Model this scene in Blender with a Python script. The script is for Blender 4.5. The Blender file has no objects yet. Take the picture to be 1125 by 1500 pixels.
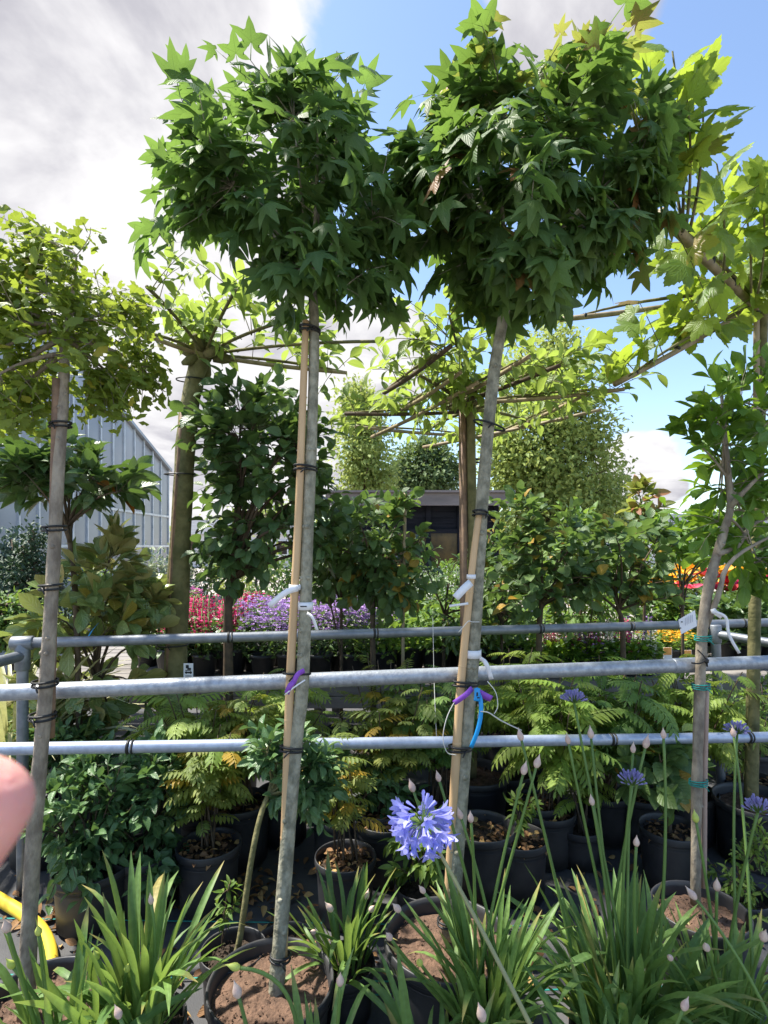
import bpy, math, random
import numpy as np
from mathutils import Vector, Matrix
R = math.radians
scene = bpy.context.scene
col = scene.collection
# ------------------------------------------------------------------ camera, sky, sun, exposure
F, CX, HY, CZ = 820.0, 562.5, 800.0, 1.55      # focal length and horizon in pixels of the 1125x1500 photo, eye height in m
cam_d = bpy.data.cameras.new('camera')
cam = bpy.data.objects.new('camera', cam_d); col.objects.link(cam)
cam.location = (0, 0, CZ); cam.rotation_euler = (R(90), 0, 0)
cam_d.sensor_fit = 'VERTICAL'; cam_d.sensor_height = 36; cam_d.lens = F / 1500 * 36
cam_d.shift_y = 50 / 1500
cam_d.clip_start = 0.01; cam_d.clip_end = 2000
cam_d.dof.use_dof = True; cam_d.dof.focus_distance = 2.2; cam_d.dof.aperture_fstop = 16
scene.camera = cam
SUN_EL, SUN_AZ = R(60), R(-72)                  # azimuth measured from +Y (the view direction) towards +X
sun_dir = Vector((math.sin(SUN_AZ) * math.cos(SUN_EL), math.cos(SUN_AZ) * math.cos(SUN_EL), math.sin(SUN_EL)))
sun_d = bpy.data.lights.new('sun', 'SUN'); sun_d.energy = 3.3; sun_d.angle = R(2.5); sun_d.color = (1, .95, .86)
sun = bpy.data.objects.new('sun', sun_d); col.objects.link(sun)
sun.rotation_euler = (-sun_dir).to_track_quat('-Z', 'Y').to_euler()
vs = scene.view_settings
vs.view_transform = 'Standard'; vs.look = 'None'; vs.exposure = 1.7; vs.gamma = 1; vs.use_curve_mapping = False
scene.cycles.use_denoising = True
scene.cycles.max_bounces = 8; scene.cycles.diffuse_bounces = 4; scene.cycles.glossy_bounces = 3
scene.cycles.transmission_bounces = 5; scene.cycles.transparent_max_bounces = 6
scene.cycles.caustics_reflective = False; scene.cycles.caustics_refractive = False
scene.cycles.sample_clamp_indirect = 6

def nd(nt, typ, **kw):
    n = nt.nodes.new(typ)
    for k, v in kw.items():
        if k.startswith('i_'):
            s = n.inputs[k[2:].replace('_', ' ')] if not k[2:].isdigit() else n.inputs[int(k[2:])]
            s.default_value = v
        else: setattr(n, k, v)
    return n
def math_n(nt, op, a, b=None, c=None, clamp=False):
    n = nt.nodes.new('ShaderNodeMath'); n.operation = op; n.use_clamp = clamp
    for i, s in enumerate((a, b, c)):
        if s is None: continue
        if isinstance(s, (int, float)): n.inputs[i].default_value = s
        else: nt.links.new(s, n.inputs[i])
    return n.outputs[0]
def smooth_n(nt, v, a, b):
    n = nt.nodes.new('ShaderNodeMapRange'); n.interpolation_type = 'SMOOTHSTEP'
    nt.links.new(v, n.inputs[0]); n.inputs[1].default_value = a; n.inputs[2].default_value = b
    return n.outputs[0]
def mix_n(nt, f, a, b):
    n = nt.nodes.new('ShaderNodeMix'); n.data_type = 'RGBA'; n.clamp_factor = True
    for s, i in ((f, 0), (a, 6), (b, 7)):
        if isinstance(s, (int, float)): n.inputs[i].default_value = s
        elif isinstance(s, tuple): n.inputs[i].default_value = s + (1,) if len(s) == 3 else s
        else: nt.links.new(s, n.inputs[i])
    return n.outputs[2]

world = bpy.data.worlds.new('World'); scene.world = world; world.use_nodes = True
nt = world.node_tree; nt.nodes.clear()
sky = nd(nt, 'ShaderNodeTexSky', sky_type='NISHITA', sun_disc=False)
sky.sun_elevation = SUN_EL; sky.sun_rotation = SUN_AZ; sky.air_density = 1.0; sky.dust_density = .6; sky.ozone_density = 2.0
tc = nd(nt, 'ShaderNodeTexCoord')
sep = nd(nt, 'ShaderNodeSeparateXYZ'); nt.links.new(tc.outputs['Generated'], sep.inputs[0])
zz = math_n(nt, 'ADD', math_n(nt, 'MAXIMUM', sep.outputs[2], 0.0), .30)
cmb = nd(nt, 'ShaderNodeCombineXYZ')
nt.links.new(math_n(nt, 'DIVIDE', sep.outputs[0], zz), cmb.inputs[0]); nt.links.new(math_n(nt, 'DIVIDE', sep.outputs[1], zz), cmb.inputs[1])
nz = nd(nt, 'ShaderNodeTexNoise', i_Scale=2.7, i_Detail=9.0, i_Roughness=.56, i_Distortion=.2); nt.links.new(cmb.outputs[0], nz.inputs['Vector'])
nz2 = nd(nt, 'ShaderNodeTexNoise', i_Scale=2.4, i_Detail=7.0, i_Roughness=.55, i_Distortion=.3); nt.links.new(cmb.outputs[0], nz2.inputs['Vector'])
def cone(px, py, deg_in, deg_out):
    v = Vector(((px - CX) / F, 1, (HY - py) / F)).normalized()
    dp = nd(nt, 'ShaderNodeVectorMath', operation='DOT_PRODUCT'); nt.links.new(tc.outputs['Generated'], dp.inputs[0]); dp.inputs[1].default_value = v
    return smooth_n(nt, dp.outputs['Value'], math.cos(R(deg_out)), math.cos(R(deg_in)))
cl = None
for c in ((-130, 160, 14, 36), (300, 600, 7, 20), (840, -45, 1, 9), (935, 700, 1, 5.5), (560, 520, 1, 7), (-900, 500, 20, 60), (2200, 650, 5, 22)):
    o = cone(*c); cl = o if cl is None else math_n(nt, 'MAXIMUM', cl, o)
dens = math_n(nt, 'ADD', math_n(nt, 'MULTIPLY', cl, .52), math_n(nt, 'SUBTRACT', nz.outputs[0], .5))
cmask = smooth_n(nt, dens, .17, .30)
cw = smooth_n(nt, nz2.outputs[0], .36, .58)
ccol = mix_n(nt, cw, (2.0, 1.97, 2.18), (3.55, 3.5, 3.55))
hs = nd(nt, 'ShaderNodeHueSaturation', i_Saturation=.98, i_Value=1.0); nt.links.new(sky.outputs[0], hs.inputs['Color'])
skyc = mix_n(nt, cmask, hs.outputs[0], ccol)
bg = nd(nt, 'ShaderNodeBackground', i_Strength=.092); nt.links.new(skyc, bg.inputs[0])
wo = nd(nt, 'ShaderNodeOutputWorld'); nt.links.new(bg.outputs[0], wo.inputs[0])

# ------------------------------------------------------------------ helpers
def at(px, py, Y): return Vector(((px - CX) / F * Y, Y, CZ + (HY - py) / F * Y))
def atz(px, py, z):
    Y = (CZ - z) * F / (py - HY); return at(px, py, Y)
rng = np.random.default_rng(7); rnd = random.Random(11)
def unit(v):
    v = np.asarray(v, float); n = np.linalg.norm(v, axis=-1, keepdims=True); return v / np.maximum(n, 1e-9)

def tri_mesh(name, V, T, luv=None, smooth=True, mat=None, mids=None):
    V = np.ascontiguousarray(V, np.float32); T = np.ascontiguousarray(T, np.int32)
    m = bpy.data.meshes.new(name)
    m.vertices.add(len(V)); m.vertices.foreach_set('co', V.ravel())
    m.loops.add(T.size); m.loops.foreach_set('vertex_index', T.ravel())
    k = T.shape[1]
    m.polygons.add(len(T)); m.polygons.foreach_set('loop_start', np.arange(0, T.size, k, dtype=np.int32))
    m.polygons.foreach_set('loop_total', np.full(len(T), k, np.int32))
    m.polygons.foreach_set('use_smooth', np.full(len(T), smooth, bool))
    if luv is not None:
        a = m.attributes.new('luv', 'FLOAT_VECTOR', 'POINT'); a.data.foreach_set('vector', np.ascontiguousarray(luv, np.float32).ravel())
    if mat is not None:
        for q in (mat if isinstance(mat, (list, tuple)) else [mat]): m.materials.append(q)
    if mids is not None: m.polygons.foreach_set('material_index', np.asarray(mids, np.int32))
    m.update(calc_edges=True); m.validate()
    return m
class MB:                                           # collects triangle geometry for ONE mesh object
    def __init__(s): s.V = []; s.T = []; s.L = []; s.n = 0
    def add(s, V, T, L=None):
        V = np.asarray(V, float).reshape(-1, 3); T = np.asarray(T, int).reshape(-1, 3)
        s.V.append(V); s.T.append(T + s.n); s.n += len(V); s.L.append(np.zeros((len(V), 3)) if L is None else np.asarray(L, float))
        return s
    def quads(s, V, Q):
        Q = np.asarray(Q, int); return s.add(V, np.concatenate([Q[:, [0, 1, 2]], Q[:, [0, 2, 3]]]))
    def box(s, c, d, rot=None):
        c = np.asarray(c, float); h = np.asarray(d, float) / 2
        V = np.array([[x, y, z] for x in (-1, 1) for y in (-1, 1) for z in (-1, 1)]) * h
        if rot is not None: V = V @ np.array(rot).T
        return s.quads(V + c, [[0, 1, 3, 2], [4, 6, 7, 5], [0, 4, 5, 1], [2, 3, 7, 6], [0, 2, 6, 4], [1, 5, 7, 3]])
    def tube(s, pts, rad, n=6, cap=True, noise=0, rg=None):
        P = np.array([tuple(p) for p in pts], float); k = len(P); rad = np.broadcast_to(np.asarray(rad, float), (k,))
        tg = np.gradient(P, axis=0); tg = unit(tg)
        a = np.array([0, 0, 1.]) if abs(tg[0][2]) < .9 else np.array([1., 0, 0])
        u = unit(np.cross(tg[0], a)); ang = np.arange(n) * 2 * math.pi / n; ca, sa = np.cos(ang), np.sin(ang)
        V = []
        for i in range(k):
            u = unit(u - tg[i] * np.dot(u, tg[i])); w = np.cross(tg[i], u)
            r = rad[i] * (1 + (rg.uniform(-noise, noise, n) if noise else 0))
            V.append(P[i] + np.outer(ca * r, u) + np.outer(sa * r, w))
        V = np.concatenate(V)
        Q = []
        i = np.arange(n); j = (i + 1) % n
        for a_ in range(k - 1):
            b = a_ * n; Q.append(np.stack([b + i, b + j, b + n + j, b + n + i], 1))
        Q = np.concatenate(Q); T = [Q[:, [0, 1, 2]], Q[:, [0, 2, 3]]]
        if cap:
            V = np.concatenate([V, P[:1], P[-1:]]); c0, c1 = len(V) - 2, len(V) - 1; b = (k - 1) * n
            T += [np.stack([j, i, np.full(n, c0)], 1), np.stack([b + i, b + j, np.full(n, c1)], 1)]
        return s.add(V, np.concatenate(T))
    def lathe(s, prof, n=24, c=(0, 0, 0), M=None):   # prof: list of (r, z)
        P = np.array(prof, float); a = np.arange(n) * 2 * math.pi / n; k = len(P)
        V = np.stack([np.outer(P[:, 0], np.cos(a)), np.outer(P[:, 0], np.sin(a)), np.repeat(P[:, 1:2], n, 1)], 2).reshape(-1, 3)
        if M is not None: V = V @ np.array(M.to_3x3()).T + np.array(M.translation)
        i = np.arange(n); j = (i + 1) % n
        Q = np.concatenate([np.stack([q * n + i, q * n + j, (q + 1) * n + j, (q + 1) * n + i], 1) for q in range(k - 1)])
        return s.quads(V + np.array(c), Q)
    def ribbon(s, pts, wv, th=.0015):               # flat strap with thickness
        P = np.array([tuple(p) for p in pts], float); W = np.array([tuple(w) for w in wv], float) if np.ndim(wv[0]) else np.tile(np.array(wv, float), (len(P), 1))
        tg = unit(np.gradient(P, axis=0)); N = unit(np.cross(tg, W)) * th / 2; k = len(P)
        V = np.stack([P - W / 2 + N, P + W / 2 + N, P + W / 2 - N, P - W / 2 - N], 1).reshape(-1, 3)
        Q = []
        for a in range(k - 1):
            for q in range(4): Q.append([a * 4 + q, a * 4 + (q + 1) % 4, a * 4 + 4 + (q + 1) % 4, a * 4 + 4 + q])
        Q += [[3, 2, 1, 0], [4 * k - 4, 4 * k - 3, 4 * k - 2, 4 * k - 1]]
        return s.quads(V, Q)
    def inst(s, tpl, M, rv):                         # many copies of a leaf template
        V, T, L = tpl; n = len(M)
        if n == 0: return s
        W = np.einsum('nij,kj->nki', M[:, :3, :3], V) + M[:, None, :3, 3]
        LL = np.tile(np.concatenate([L, np.zeros((len(V), 1))], 1), (n, 1)); LL[:, 2] = np.repeat(rv, len(V))
        TT = (T[None] + (np.arange(n) * len(V))[:, None, None]).reshape(-1, 3)
        return s.add(W.reshape(-1, 3), TT, LL)
    def mesh(s, name, mat, smooth=True):
        return tri_mesh(name, np.concatenate(s.V), np.concatenate(s.T), np.concatenate(s.L), smooth, mat)
def link(name, data, parent=None, M=None):
    o = bpy.data.objects.new(name, data); col.objects.link(o)
    if parent is not None:
        o.parent = parent
        if parent.type == 'EMPTY' and parent.parent is None: o.matrix_parent_inverse = Matrix.Translation(-parent.location)
    if M is not None: o.matrix_basis = M
    return o
def tag(o, label=None, cat=None, group=None, kind=None):
    for k, v in (('label', label), ('category', cat), ('group', group), ('kind', kind)):
        if v: o[k] = v
    return o
def thing(name, label, cat, loc=(0, 0, 0), group=None):
    o = bpy.data.objects.new(name, None); col.objects.link(o); o.location = loc; o.empty_display_size = .05
    return tag(o, label, cat, group)
def part(name, mb, mat, parent, smooth=True, kind=None):
    o = link(name, mb.mesh(name, mat, smooth), parent)
    if kind: o['kind'] = kind
    return o
def copy_tree(o, parent=None):
    c = o.copy(); col.objects.link(c)
    if parent is not None: c.parent = parent
    for ch in list(o.children): copy_tree(ch, c)
    return c

# ------------------------------------------------------------------ materials
def new_mat(name):
    m = bpy.data.materials.new(name); m.use_nodes = True; n = m.node_tree; n.nodes.clear()
    out = n.nodes.new('ShaderNodeOutputMaterial'); return m, n, out
def surf(name, c1, c2=None, scale=8, rough=.6, metal=0, bump=0, bscale=None, spec=.4, stretch=(1, 1, 1), sss=0, detail=5, coat=0):
    m, n, out = new_mat(name); p = n.nodes.new('ShaderNodeBsdfPrincipled')
    tcn = n.nodes.new('ShaderNodeTexCoord'); mp = n.nodes.new('ShaderNodeMapping'); mp.inputs['Scale'].default_value = stretch
    n.links.new(tcn.outputs['Object'], mp.inputs[0])
    nz = nd(n, 'ShaderNodeTexNoise', i_Scale=scale, i_Detail=float(detail), i_Roughness=.6); n.links.new(mp.outputs[0], nz.inputs['Vector'])
    oi = n.nodes.new('ShaderNodeObjectInfo')
    if c2 is None: c2 = tuple(x * .75 for x in c1)
    f = math_n(n, 'ADD', smooth_n(n, nz.outputs[0], .3, .7), math_n(n, 'MULTIPLY', math_n(n, 'SUBTRACT', oi.outputs['Random'], .5), .25), clamp=True)
    n.links.new(mix_n(n, f, c1, c2), p.inputs['Base Color'])
    rr = n.nodes.new('ShaderNodeMapRange'); n.links.new(nz.outputs[0], rr.inputs[0]); rr.inputs[3].default_value = max(0, rough - .1); rr.inputs[4].default_value = min(1, rough + .1)
    n.links.new(rr.outputs[0], p.inputs['Roughness']); p.inputs['Metallic'].default_value = metal
    p.inputs['Specular IOR Level'].default_value = spec; p.inputs['Coat Weight'].default_value = coat
    if sss: p.inputs['Subsurface Weight'].default_value = sss; p.inputs['Subsurface Radius'].default_value = (.006, .002, .001); p.inputs['Subsurface Scale'].default_value = 1
    if bump:
        nb = nd(n, 'ShaderNodeTexNoise', i_Scale=float(bscale or scale * 3), i_Detail=6.0); n.links.new(mp.outputs[0], nb.inputs['Vector'])
        b = nd(n, 'ShaderNodeBump', i_Strength=bump, i_Distance=.01); n.links.new(nb.outputs[0], b.inputs['Height']); n.links.new(b.outputs[0], p.inputs['Normal'])
    n.links.new(p.outputs[0], out.inputs[0]); return m
def leafmat(name, c1, c2, tr, tf=.38, rough=.42, vein=(.5, .06), under=None, rare=None, spec=.45, edge=None, bump=.25, tip=None):
    """leaf: own colour per leaf, pale midrib, side veins in the relief, light passing through"""
    m, n, out = new_mat(name); L = n.links
    at_ = nd(n, 'ShaderNodeAttribute', attribute_name='luv'); sp = n.nodes.new('ShaderNodeSeparateXYZ'); L.new(at_.outputs['Vector'], sp.inputs[0])
    oi = n.nodes.new('ShaderNodeObjectInfo')
    rv = math_n(n, 'FRACT', math_n(n, 'ADD', sp.outputs[2], oi.outputs['Random']))
    c = mix_n(n, rv, c1, c2)
    if rare: c = mix_n(n, math_n(n, 'GREATER_THAN', math_n(n, 'FRACT', math_n(n, 'MULTIPLY', rv, 17.3)), 1 - rare[1]), c, rare[0])
    tcn = n.nodes.new('ShaderNodeTexCoord'); nz = nd(n, 'ShaderNodeTexNoise', i_Scale=30.0, i_Detail=3.0); L.new(tcn.outputs['Object'], nz.inputs['Vector'])
    hv = nd(n, 'ShaderNodeHueSaturation'); L.new(c, hv.inputs['Color'])
    mr = n.nodes.new('ShaderNodeMapRange'); L.new(nz.outputs[0], mr.inputs[0]); mr.inputs[1].default_value = .25; mr.inputs[2].default_value = .75; mr.inputs[3].default_value = .72; mr.inputs[4].default_value = 1.3
    L.new(mr.outputs[0], hv.inputs['Value']); c = hv.outputs[0]
    if tip: c = mix_n(n, math_n(n, 'MULTIPLY', smooth_n(n, sp.outputs[1], .80, .99), math_n(n, 'GREATER_THAN', math_n(n, 'FRACT', math_n(n, 'MULTIPLY', rv, 7.7)), .55)), c, tip)
    au = math_n(n, 'ABSOLUTE', sp.outputs[0])
    rib = smooth_n(n, au, vein[1], vein[1] * .3)
    if edge: c = mix_n(n, smooth_n(n, au, .62, .72), c, edge)
    lighter = nd(n, 'ShaderNodeHueSaturation', i_Value=1.9, i_Saturation=.85); L.new(c, lighter.inputs['Color'])
    c = mix_n(n, math_n(n, 'MULTIPLY', rib, vein[0]), c, lighter.outputs[0])
    if under:
        g = n.nodes.new('ShaderNodeNewGeometry'); c = mix_n(n, g.outputs['Backfacing'], c, under)
    p = nd(n, 'ShaderNodeBsdfPrincipled', i_Roughness=rough); L.new(c, p.inputs['Base Color']); p.inputs['Specular IOR Level'].default_value = spec
    if bump:
        w = math_n(n, 'SINE', math_n(n, 'MULTIPLY', math_n(n, 'SUBTRACT', sp.outputs[1], math_n(n, 'MULTIPLY', au, .35)), 42))
        b = nd(n, 'ShaderNodeBump', i_Strength=bump, i_Distance=.004); L.new(math_n(n, 'ADD', w, math_n(n, 'MULTIPLY', nz.outputs[0], 2)), b.inputs['Height']); L.new(b.outputs[0], p.inputs['Normal'])
    t = n.nodes.new('ShaderNodeBsdfTranslucent')
    tc2 = mix_n(n, rv, tuple(x * .75 for x in tr), tr); tm = nd(n, 'ShaderNodeMix', data_type='RGBA', blend_type='MULTIPLY'); tm.inputs[0].default_value = 1
    L.new(tc2, tm.inputs[6]); L.new(mix_n(n, math_n(n, 'MULTIPLY', rib, .5), (1, 1, 1), (.5, .5, .5)), tm.inputs[7]); L.new(tm.outputs[2], t.inputs[0])
    mx = nd(n, 'ShaderNodeMixShader', i_0=tf); L.new(p.outputs[0], mx.inputs[1]); L.new(t.outputs[0], mx.inputs[2]); L.new(mx.outputs[0], out.inputs[0])
    return m
M = {}
M['bark'] = surf('bark_grey_green', (.36, .34, .25), (.14, .135, .095), 34, .85, bump=.8, bscale=80, stretch=(1, 1, .7))
M['bark2'] = surf('bark_pale', (.34, .29, .22), (.16, .13, .10), 30, .85, bump=.7, bscale=70, stretch=(1, 1, .5))
M['bark3'] = surf('bark_mossy', (.20, .18, .08), (.09, .09, .035), 14, .9, bump=.6, bscale=50)
M['twig'] = surf('twig_brown', (.11, .075, .045), (.06, .045, .03), 30, .8)
M['bamboo'] = surf('bamboo_stake', (.60, .41, .22), (.46, .30, .155), 14, .5, bump=.1, stretch=(1, 1, .15))
M['bamboo_old'] = surf('weathered_cane', (.36, .29, .18), (.22, .17, .10), 20, .6, stretch=(1, 1, .2))
M['stake_brown'] = surf('brown_stake', (.27, .17, .10), (.16, .10, .07), 20, .7)
M['tie'] = surf('black_rubber_tie', (.012, .012, .013), (.02, .02, .02), 20, .5)
M['pot'] = surf('black_plastic', (.018, .020, .025), (.055, .053, .052), 5, .5, bump=.05, spec=.5)
M['soil'] = surf('potting_soil', (.17, .10, .065), (.07, .042, .028), 40, .95, bump=.9, bscale=110, detail=8)
M['soil_dark'] = surf('dark_compost', (.06, .04, .025), (.02, .014, .01), 50, .95, bump=.9, bscale=120)
M['dry'] = leafmat('dry_leaf', (.33, .19, .085), (.16, .085, .045), (.30, .16, .05), .2, .7, rare=((.5, .33, .13), .2), spec=.2)
M['galv'] = surf('galvanised_steel', (.40, .43, .47), (.26, .28, .315), 45, .5, .6, bump=.15, spec=.5)
M['galv2'] = surf('galvanised_steel_dull', (.25, .27, .30), (.17, .185, .21), 18, .5, .6, bump=.1)
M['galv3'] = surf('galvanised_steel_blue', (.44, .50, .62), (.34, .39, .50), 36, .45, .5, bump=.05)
M['white'] = surf('white_label', (.80, .80, .82), (.72, .73, .76), 6, .5)
M['string'] = surf('white_string', (.72, .70, .64), None, 6, .7)
M['purple'] = surf('purple_ribbon', (.30, .09, .55), (.24, .07, .45), 9, .4)
M['blue'] = surf('blue_strap', (.02, .33, .75), (.02, .28, .65), 9, .4)
M['teal'] = surf('teal_twine', (.02, .28, .24), None, 9, .6)
M['ink'] = surf('black_print', (.015, .015, .018), None, 5, .6)
M['yellow'] = surf('yellow_hose', (.78, .55, .05), (.66, .45, .04), 9, .45)
M['fabric'] = surf('black_weed_fabric', (.060, .061, .065), (.095, .094, .095), 5, .75, bump=.25, bscale=190)
M['paving'] = surf('pale_paving', (.42, .37, .33), (.33, .30, .28), 3, .9, bump=.2)
M['wood'] = surf('weathered_wood', (.25, .23, .21), (.15, .135, .125), 9, .85, bump=.4, stretch=(.15, 1, 1))
M['black_wood'] = surf('black_stained_boards', (.008, .009, .013), (.018, .019, .026), 7, .8, bump=.2, spec=.1, stretch=(.2, 1, 1))
M['roofwood'] = surf('grey_fascia_board', (.24, .20, .19), (.15, .13, .125), 5, .8, bump=.2, stretch=(.2, 1, 1))
M['glass'] = surf('window_glass', (.02, .02, .02), (.12, .075, .03), 2.5, .15, 0, spec=.35)
M['ghpane'] = surf('frosted_greenhouse_pane', (.34, .365, .40), (.22, .24, .27), .5, .2, 0, spec=.6, detail=2)
M['ghbar'] = surf('white_aluminium_bar', (.72, .75, .78), None, 4, .4, .3)
M['render'] = surf('pale_render', (.68, .67, .65), (.58, .57, .56), 2, .9)
M['slate'] = surf('slate_roof', (.12, .13, .16), (.08, .09, .11), 3, .7)
M['lamp'] = surf('painted_steel', (.30, .33, .33), None, 5, .5, .4)
M['skin'] = surf('skin', (.80, .40, .34), (.72, .30, .26), 60, .5, 0, bump=.15, bscale=500, sss=.5)
M['nail'] = surf('nail', (.85, .55, .50), None, 20, .25)
# leaves: upper colour range, light through the leaf
M['gum1'] = leafmat('sweetgum_leaf', (.055, .115, .036), (.105, .178, .052), (.26, .43, .08), .40, .52, spec=.35, vein=(.5, .09))
M['gum2'] = leafmat('sweetgum_leaf_deep', (.050, .105, .030), (.105, .172, .045), (.26, .43, .07), .37, .52, spec=.35, vein=(.5, .09), rare=((.20, .09, .035), .025))
M['gumyoung'] = leafmat('sweetgum_young_leaf', (.12, .19, .04), (.20, .20, .055), (.40, .46, .08), .42, vein=(.5, .09), rare=((.34, .13, .07), .34))
M['ginkgo'] = leafmat('ginkgo_leaf', (.13, .20, .03), (.20, .26, .04), (.42, .53, .06), .42, vein=(.15, .05), rare=((.40, .34, .04), .02))
M['plane'] = leafmat('plane_leaf', (.09, .175, .03), (.16, .24, .045), (.46, .60, .06), .48, vein=(.7, .09), rare=((.22, .13, .04), .05))
M['lime'] = leafmat('lime_green_leaf', (.12, .20, .04), (.19, .27, .06), (.46, .60, .10), .48, vein=(.6, .09))
M['mag'] = leafmat('glossy_evergreen_leaf', (.15, .22, .065), (.23, .29, .09), (.30, .38, .08), .28, .28, vein=(.9, .07), under=(.33, .30, .11), rare=((.38, .28, .05), .05), spec=.6)
M['mag2'] = leafmat('deep_evergreen_leaf', (0.058, 0.117, 0.039), (0.104, 0.169, 0.052), (0.175, 0.300, 0.050), .24, .33, vein=(.7, .07), rare=((.42, .12, .02), .025), spec=.6)
M['shrub'] = leafmat('dark_shrub_leaf', (0.058, 0.117, 0.042), (0.111, 0.182, 0.060), (0.213, 0.350, 0.062), .26, .36, vein=(.6, .07), spec=.5)
M['apple'] = leafmat('fruit_tree_leaf', (0.065, 0.124, 0.042), (0.130, 0.202, 0.065), (0.250, 0.400, 0.075), .30, .45, vein=(.5, .07), rare=((.36, .22, .03), .07))
M['star'] = leafmat('star_magnolia_leaf', (0.072, 0.156, 0.023), (0.130, 0.240, 0.039), (0.325, 0.525, 0.037), .36, .42, vein=(.6, .07))
M['holly'] = leafmat('skimmia_leaf', (0.065, 0.143, 0.052), (0.124, 0.221, 0.078), (0.200, 0.350, 0.075), .22, .36, vein=(.6, .08), spec=.5)
M['frond'] = leafmat('fern_like_leaflet', (.17, .28, .04), (.28, .36, .07), (.46, .58, .09), .38, .5, vein=(.4, .08))
M['frond2'] = leafmat('dark_fern_like_leaflet', (0.078, 0.163, 0.039), (0.156, 0.260, 0.052), (0.312, 0.475, 0.062), .34, .5, vein=(.4, .08))
M['nandina'] = leafmat('nandina_leaf', (0.130, 0.195, 0.039), (0.221, 0.247, 0.046), (0.450, 0.500, 0.062), .35, .5, rare=((.42, .27, .03), .16))
M['aga'] = leafmat('agapanthus_blade', (.095, .185, .05), (.17, .28, .075), (.34, .50, .09), .34, .5, vein=(.35, .12), spec=.4, bump=0, tip=(.36, .30, .10), rare=((.34, .29, .10), .02))
M['stalk'] = surf('green_stalk', (.12, .21, .045), (.09, .16, .035), 9, .5)
M['stalk_dry'] = surf('straw_stalk', (.30, .30, .15), (.22, .24, .11), 9, .6)
M['bud'] = surf('papery_bud', (.64, .50, .40), (.50, .33, .28), 40, .6)
M['budg'] = surf('yellow_green_bud', (.50, .55, .12), (.36, .44, .08), 40, .5)
M['floret'] = leafmat('agapanthus_floret', (.34, .34, .82), (.46, .47, .90), (.5, .5, .95), .35, .5, vein=(-.35, .25), bump=0)
M['floretd'] = leafmat('violet_closed_floret', (.25, .23, .50), (.38, .36, .62), (.38, .36, .7), .25, .5, bump=0)
M['young'] = leafmat('young_weed_leaf', (.10, .19, .03), (.18, .26, .05), (.3, .45, .06), .35, .5)
M['far1'] = leafmat('far_feathery_leaf', (.20, .28, .07), (.29, .36, .10), (.50, .58, .14), .35, .6, bump=0)
M['far2'] = leafmat('far_round_crown_leaf', (.085, .14, .055), (.14, .20, .075), (.24, .34, .09), .3, .6, bump=0)
M['conifer'] = leafmat('blue_green_needle', (.045, .085, .062), (.085, .13, .10), (.08, .14, .09), .12, .6, bump=0)
M['conifer2'] = leafmat('dark_green_needle', (.022, .050, .022), (.045, .085, .032), (.06, .12, .04), .12, .6, bump=0)
M['varieg'] = leafmat('white_edged_leaf', (.18, .25, .12), (.28, .34, .2), (.3, .36, .2), .25, .5, edge=(.70, .70, .60))
M['straw'] = leafmat('pale_grass_blade', (.42, .42, .20), (.62, .60, .38), (.5, .5, .2), .3, .5, bump=0)
for nm, a, b in (('magenta', (.72, .03, .20), (.55, .02, .12)), ('lilac', (.46, .27, .66), (.60, .38, .78)), ('cream', (.78, .76, .62), (.82, .80, .75)),
                 ('orange', (.85, .30, .02), (.86, .45, .03)), ('golden', (.88, .50, .02), (.85, .38, .02)), ('coral', (.80, .10, .10), (.72, .05, .16)), ('lupinpink', (.70, .10, .22), (.55, .06, .22)), ('lupinviolet', (.26, .13, .45), (.36, .2, .5)), ('pinkflower', (.75, .22, .50), (.62, .15, .42)), ('petalwhite', (.80, .78, .74), (.85, .83, .80))):
    M[nm] = leafmat(nm + '_petal', a, b, tuple(min(1, x * .9) for x in a), .3, .6, bump=0)

# ------------------------------------------------------------------ leaf templates: base at the origin, blade along +Y, upper side +Z
def ovate(w=.5, n=5, fold=.22, curl=.25, pet=.12, a=.85, pw=.9, cup=0):
    ts = np.linspace(0, 1, n + 1); V = []; L = []
    for t in ts:
        hw = w / 2 * max(0.0, math.sin(math.pi * t ** a)) ** pw + (.012 if t < 1 else 0)
        y = pet + t; z = -curl * t * t
        V += [(-hw, y, z + hw * fold * 2), (0, y, z), (hw, y, z + hw * fold * 2)]; L += [(-1 if hw > .02 else -.3, t), (0, t), (1 if hw > .02 else .3, t)]
    T = []
    for i in range(n):
        b = i * 3
        T += [(b, b + 1, b + 4), (b, b + 4, b + 3), (b + 1, b + 2, b + 5), (b + 1, b + 5, b + 4)]
    k = len(V); V += [(-.012, 0, .02), (.012, 0, .02)]; L += [(0, 0), (0, 0)]; T += [(k, k + 1, 2), (k, 2, 0)]
    return np.array(V, float), np.array(T), np.array(L, float)
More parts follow.
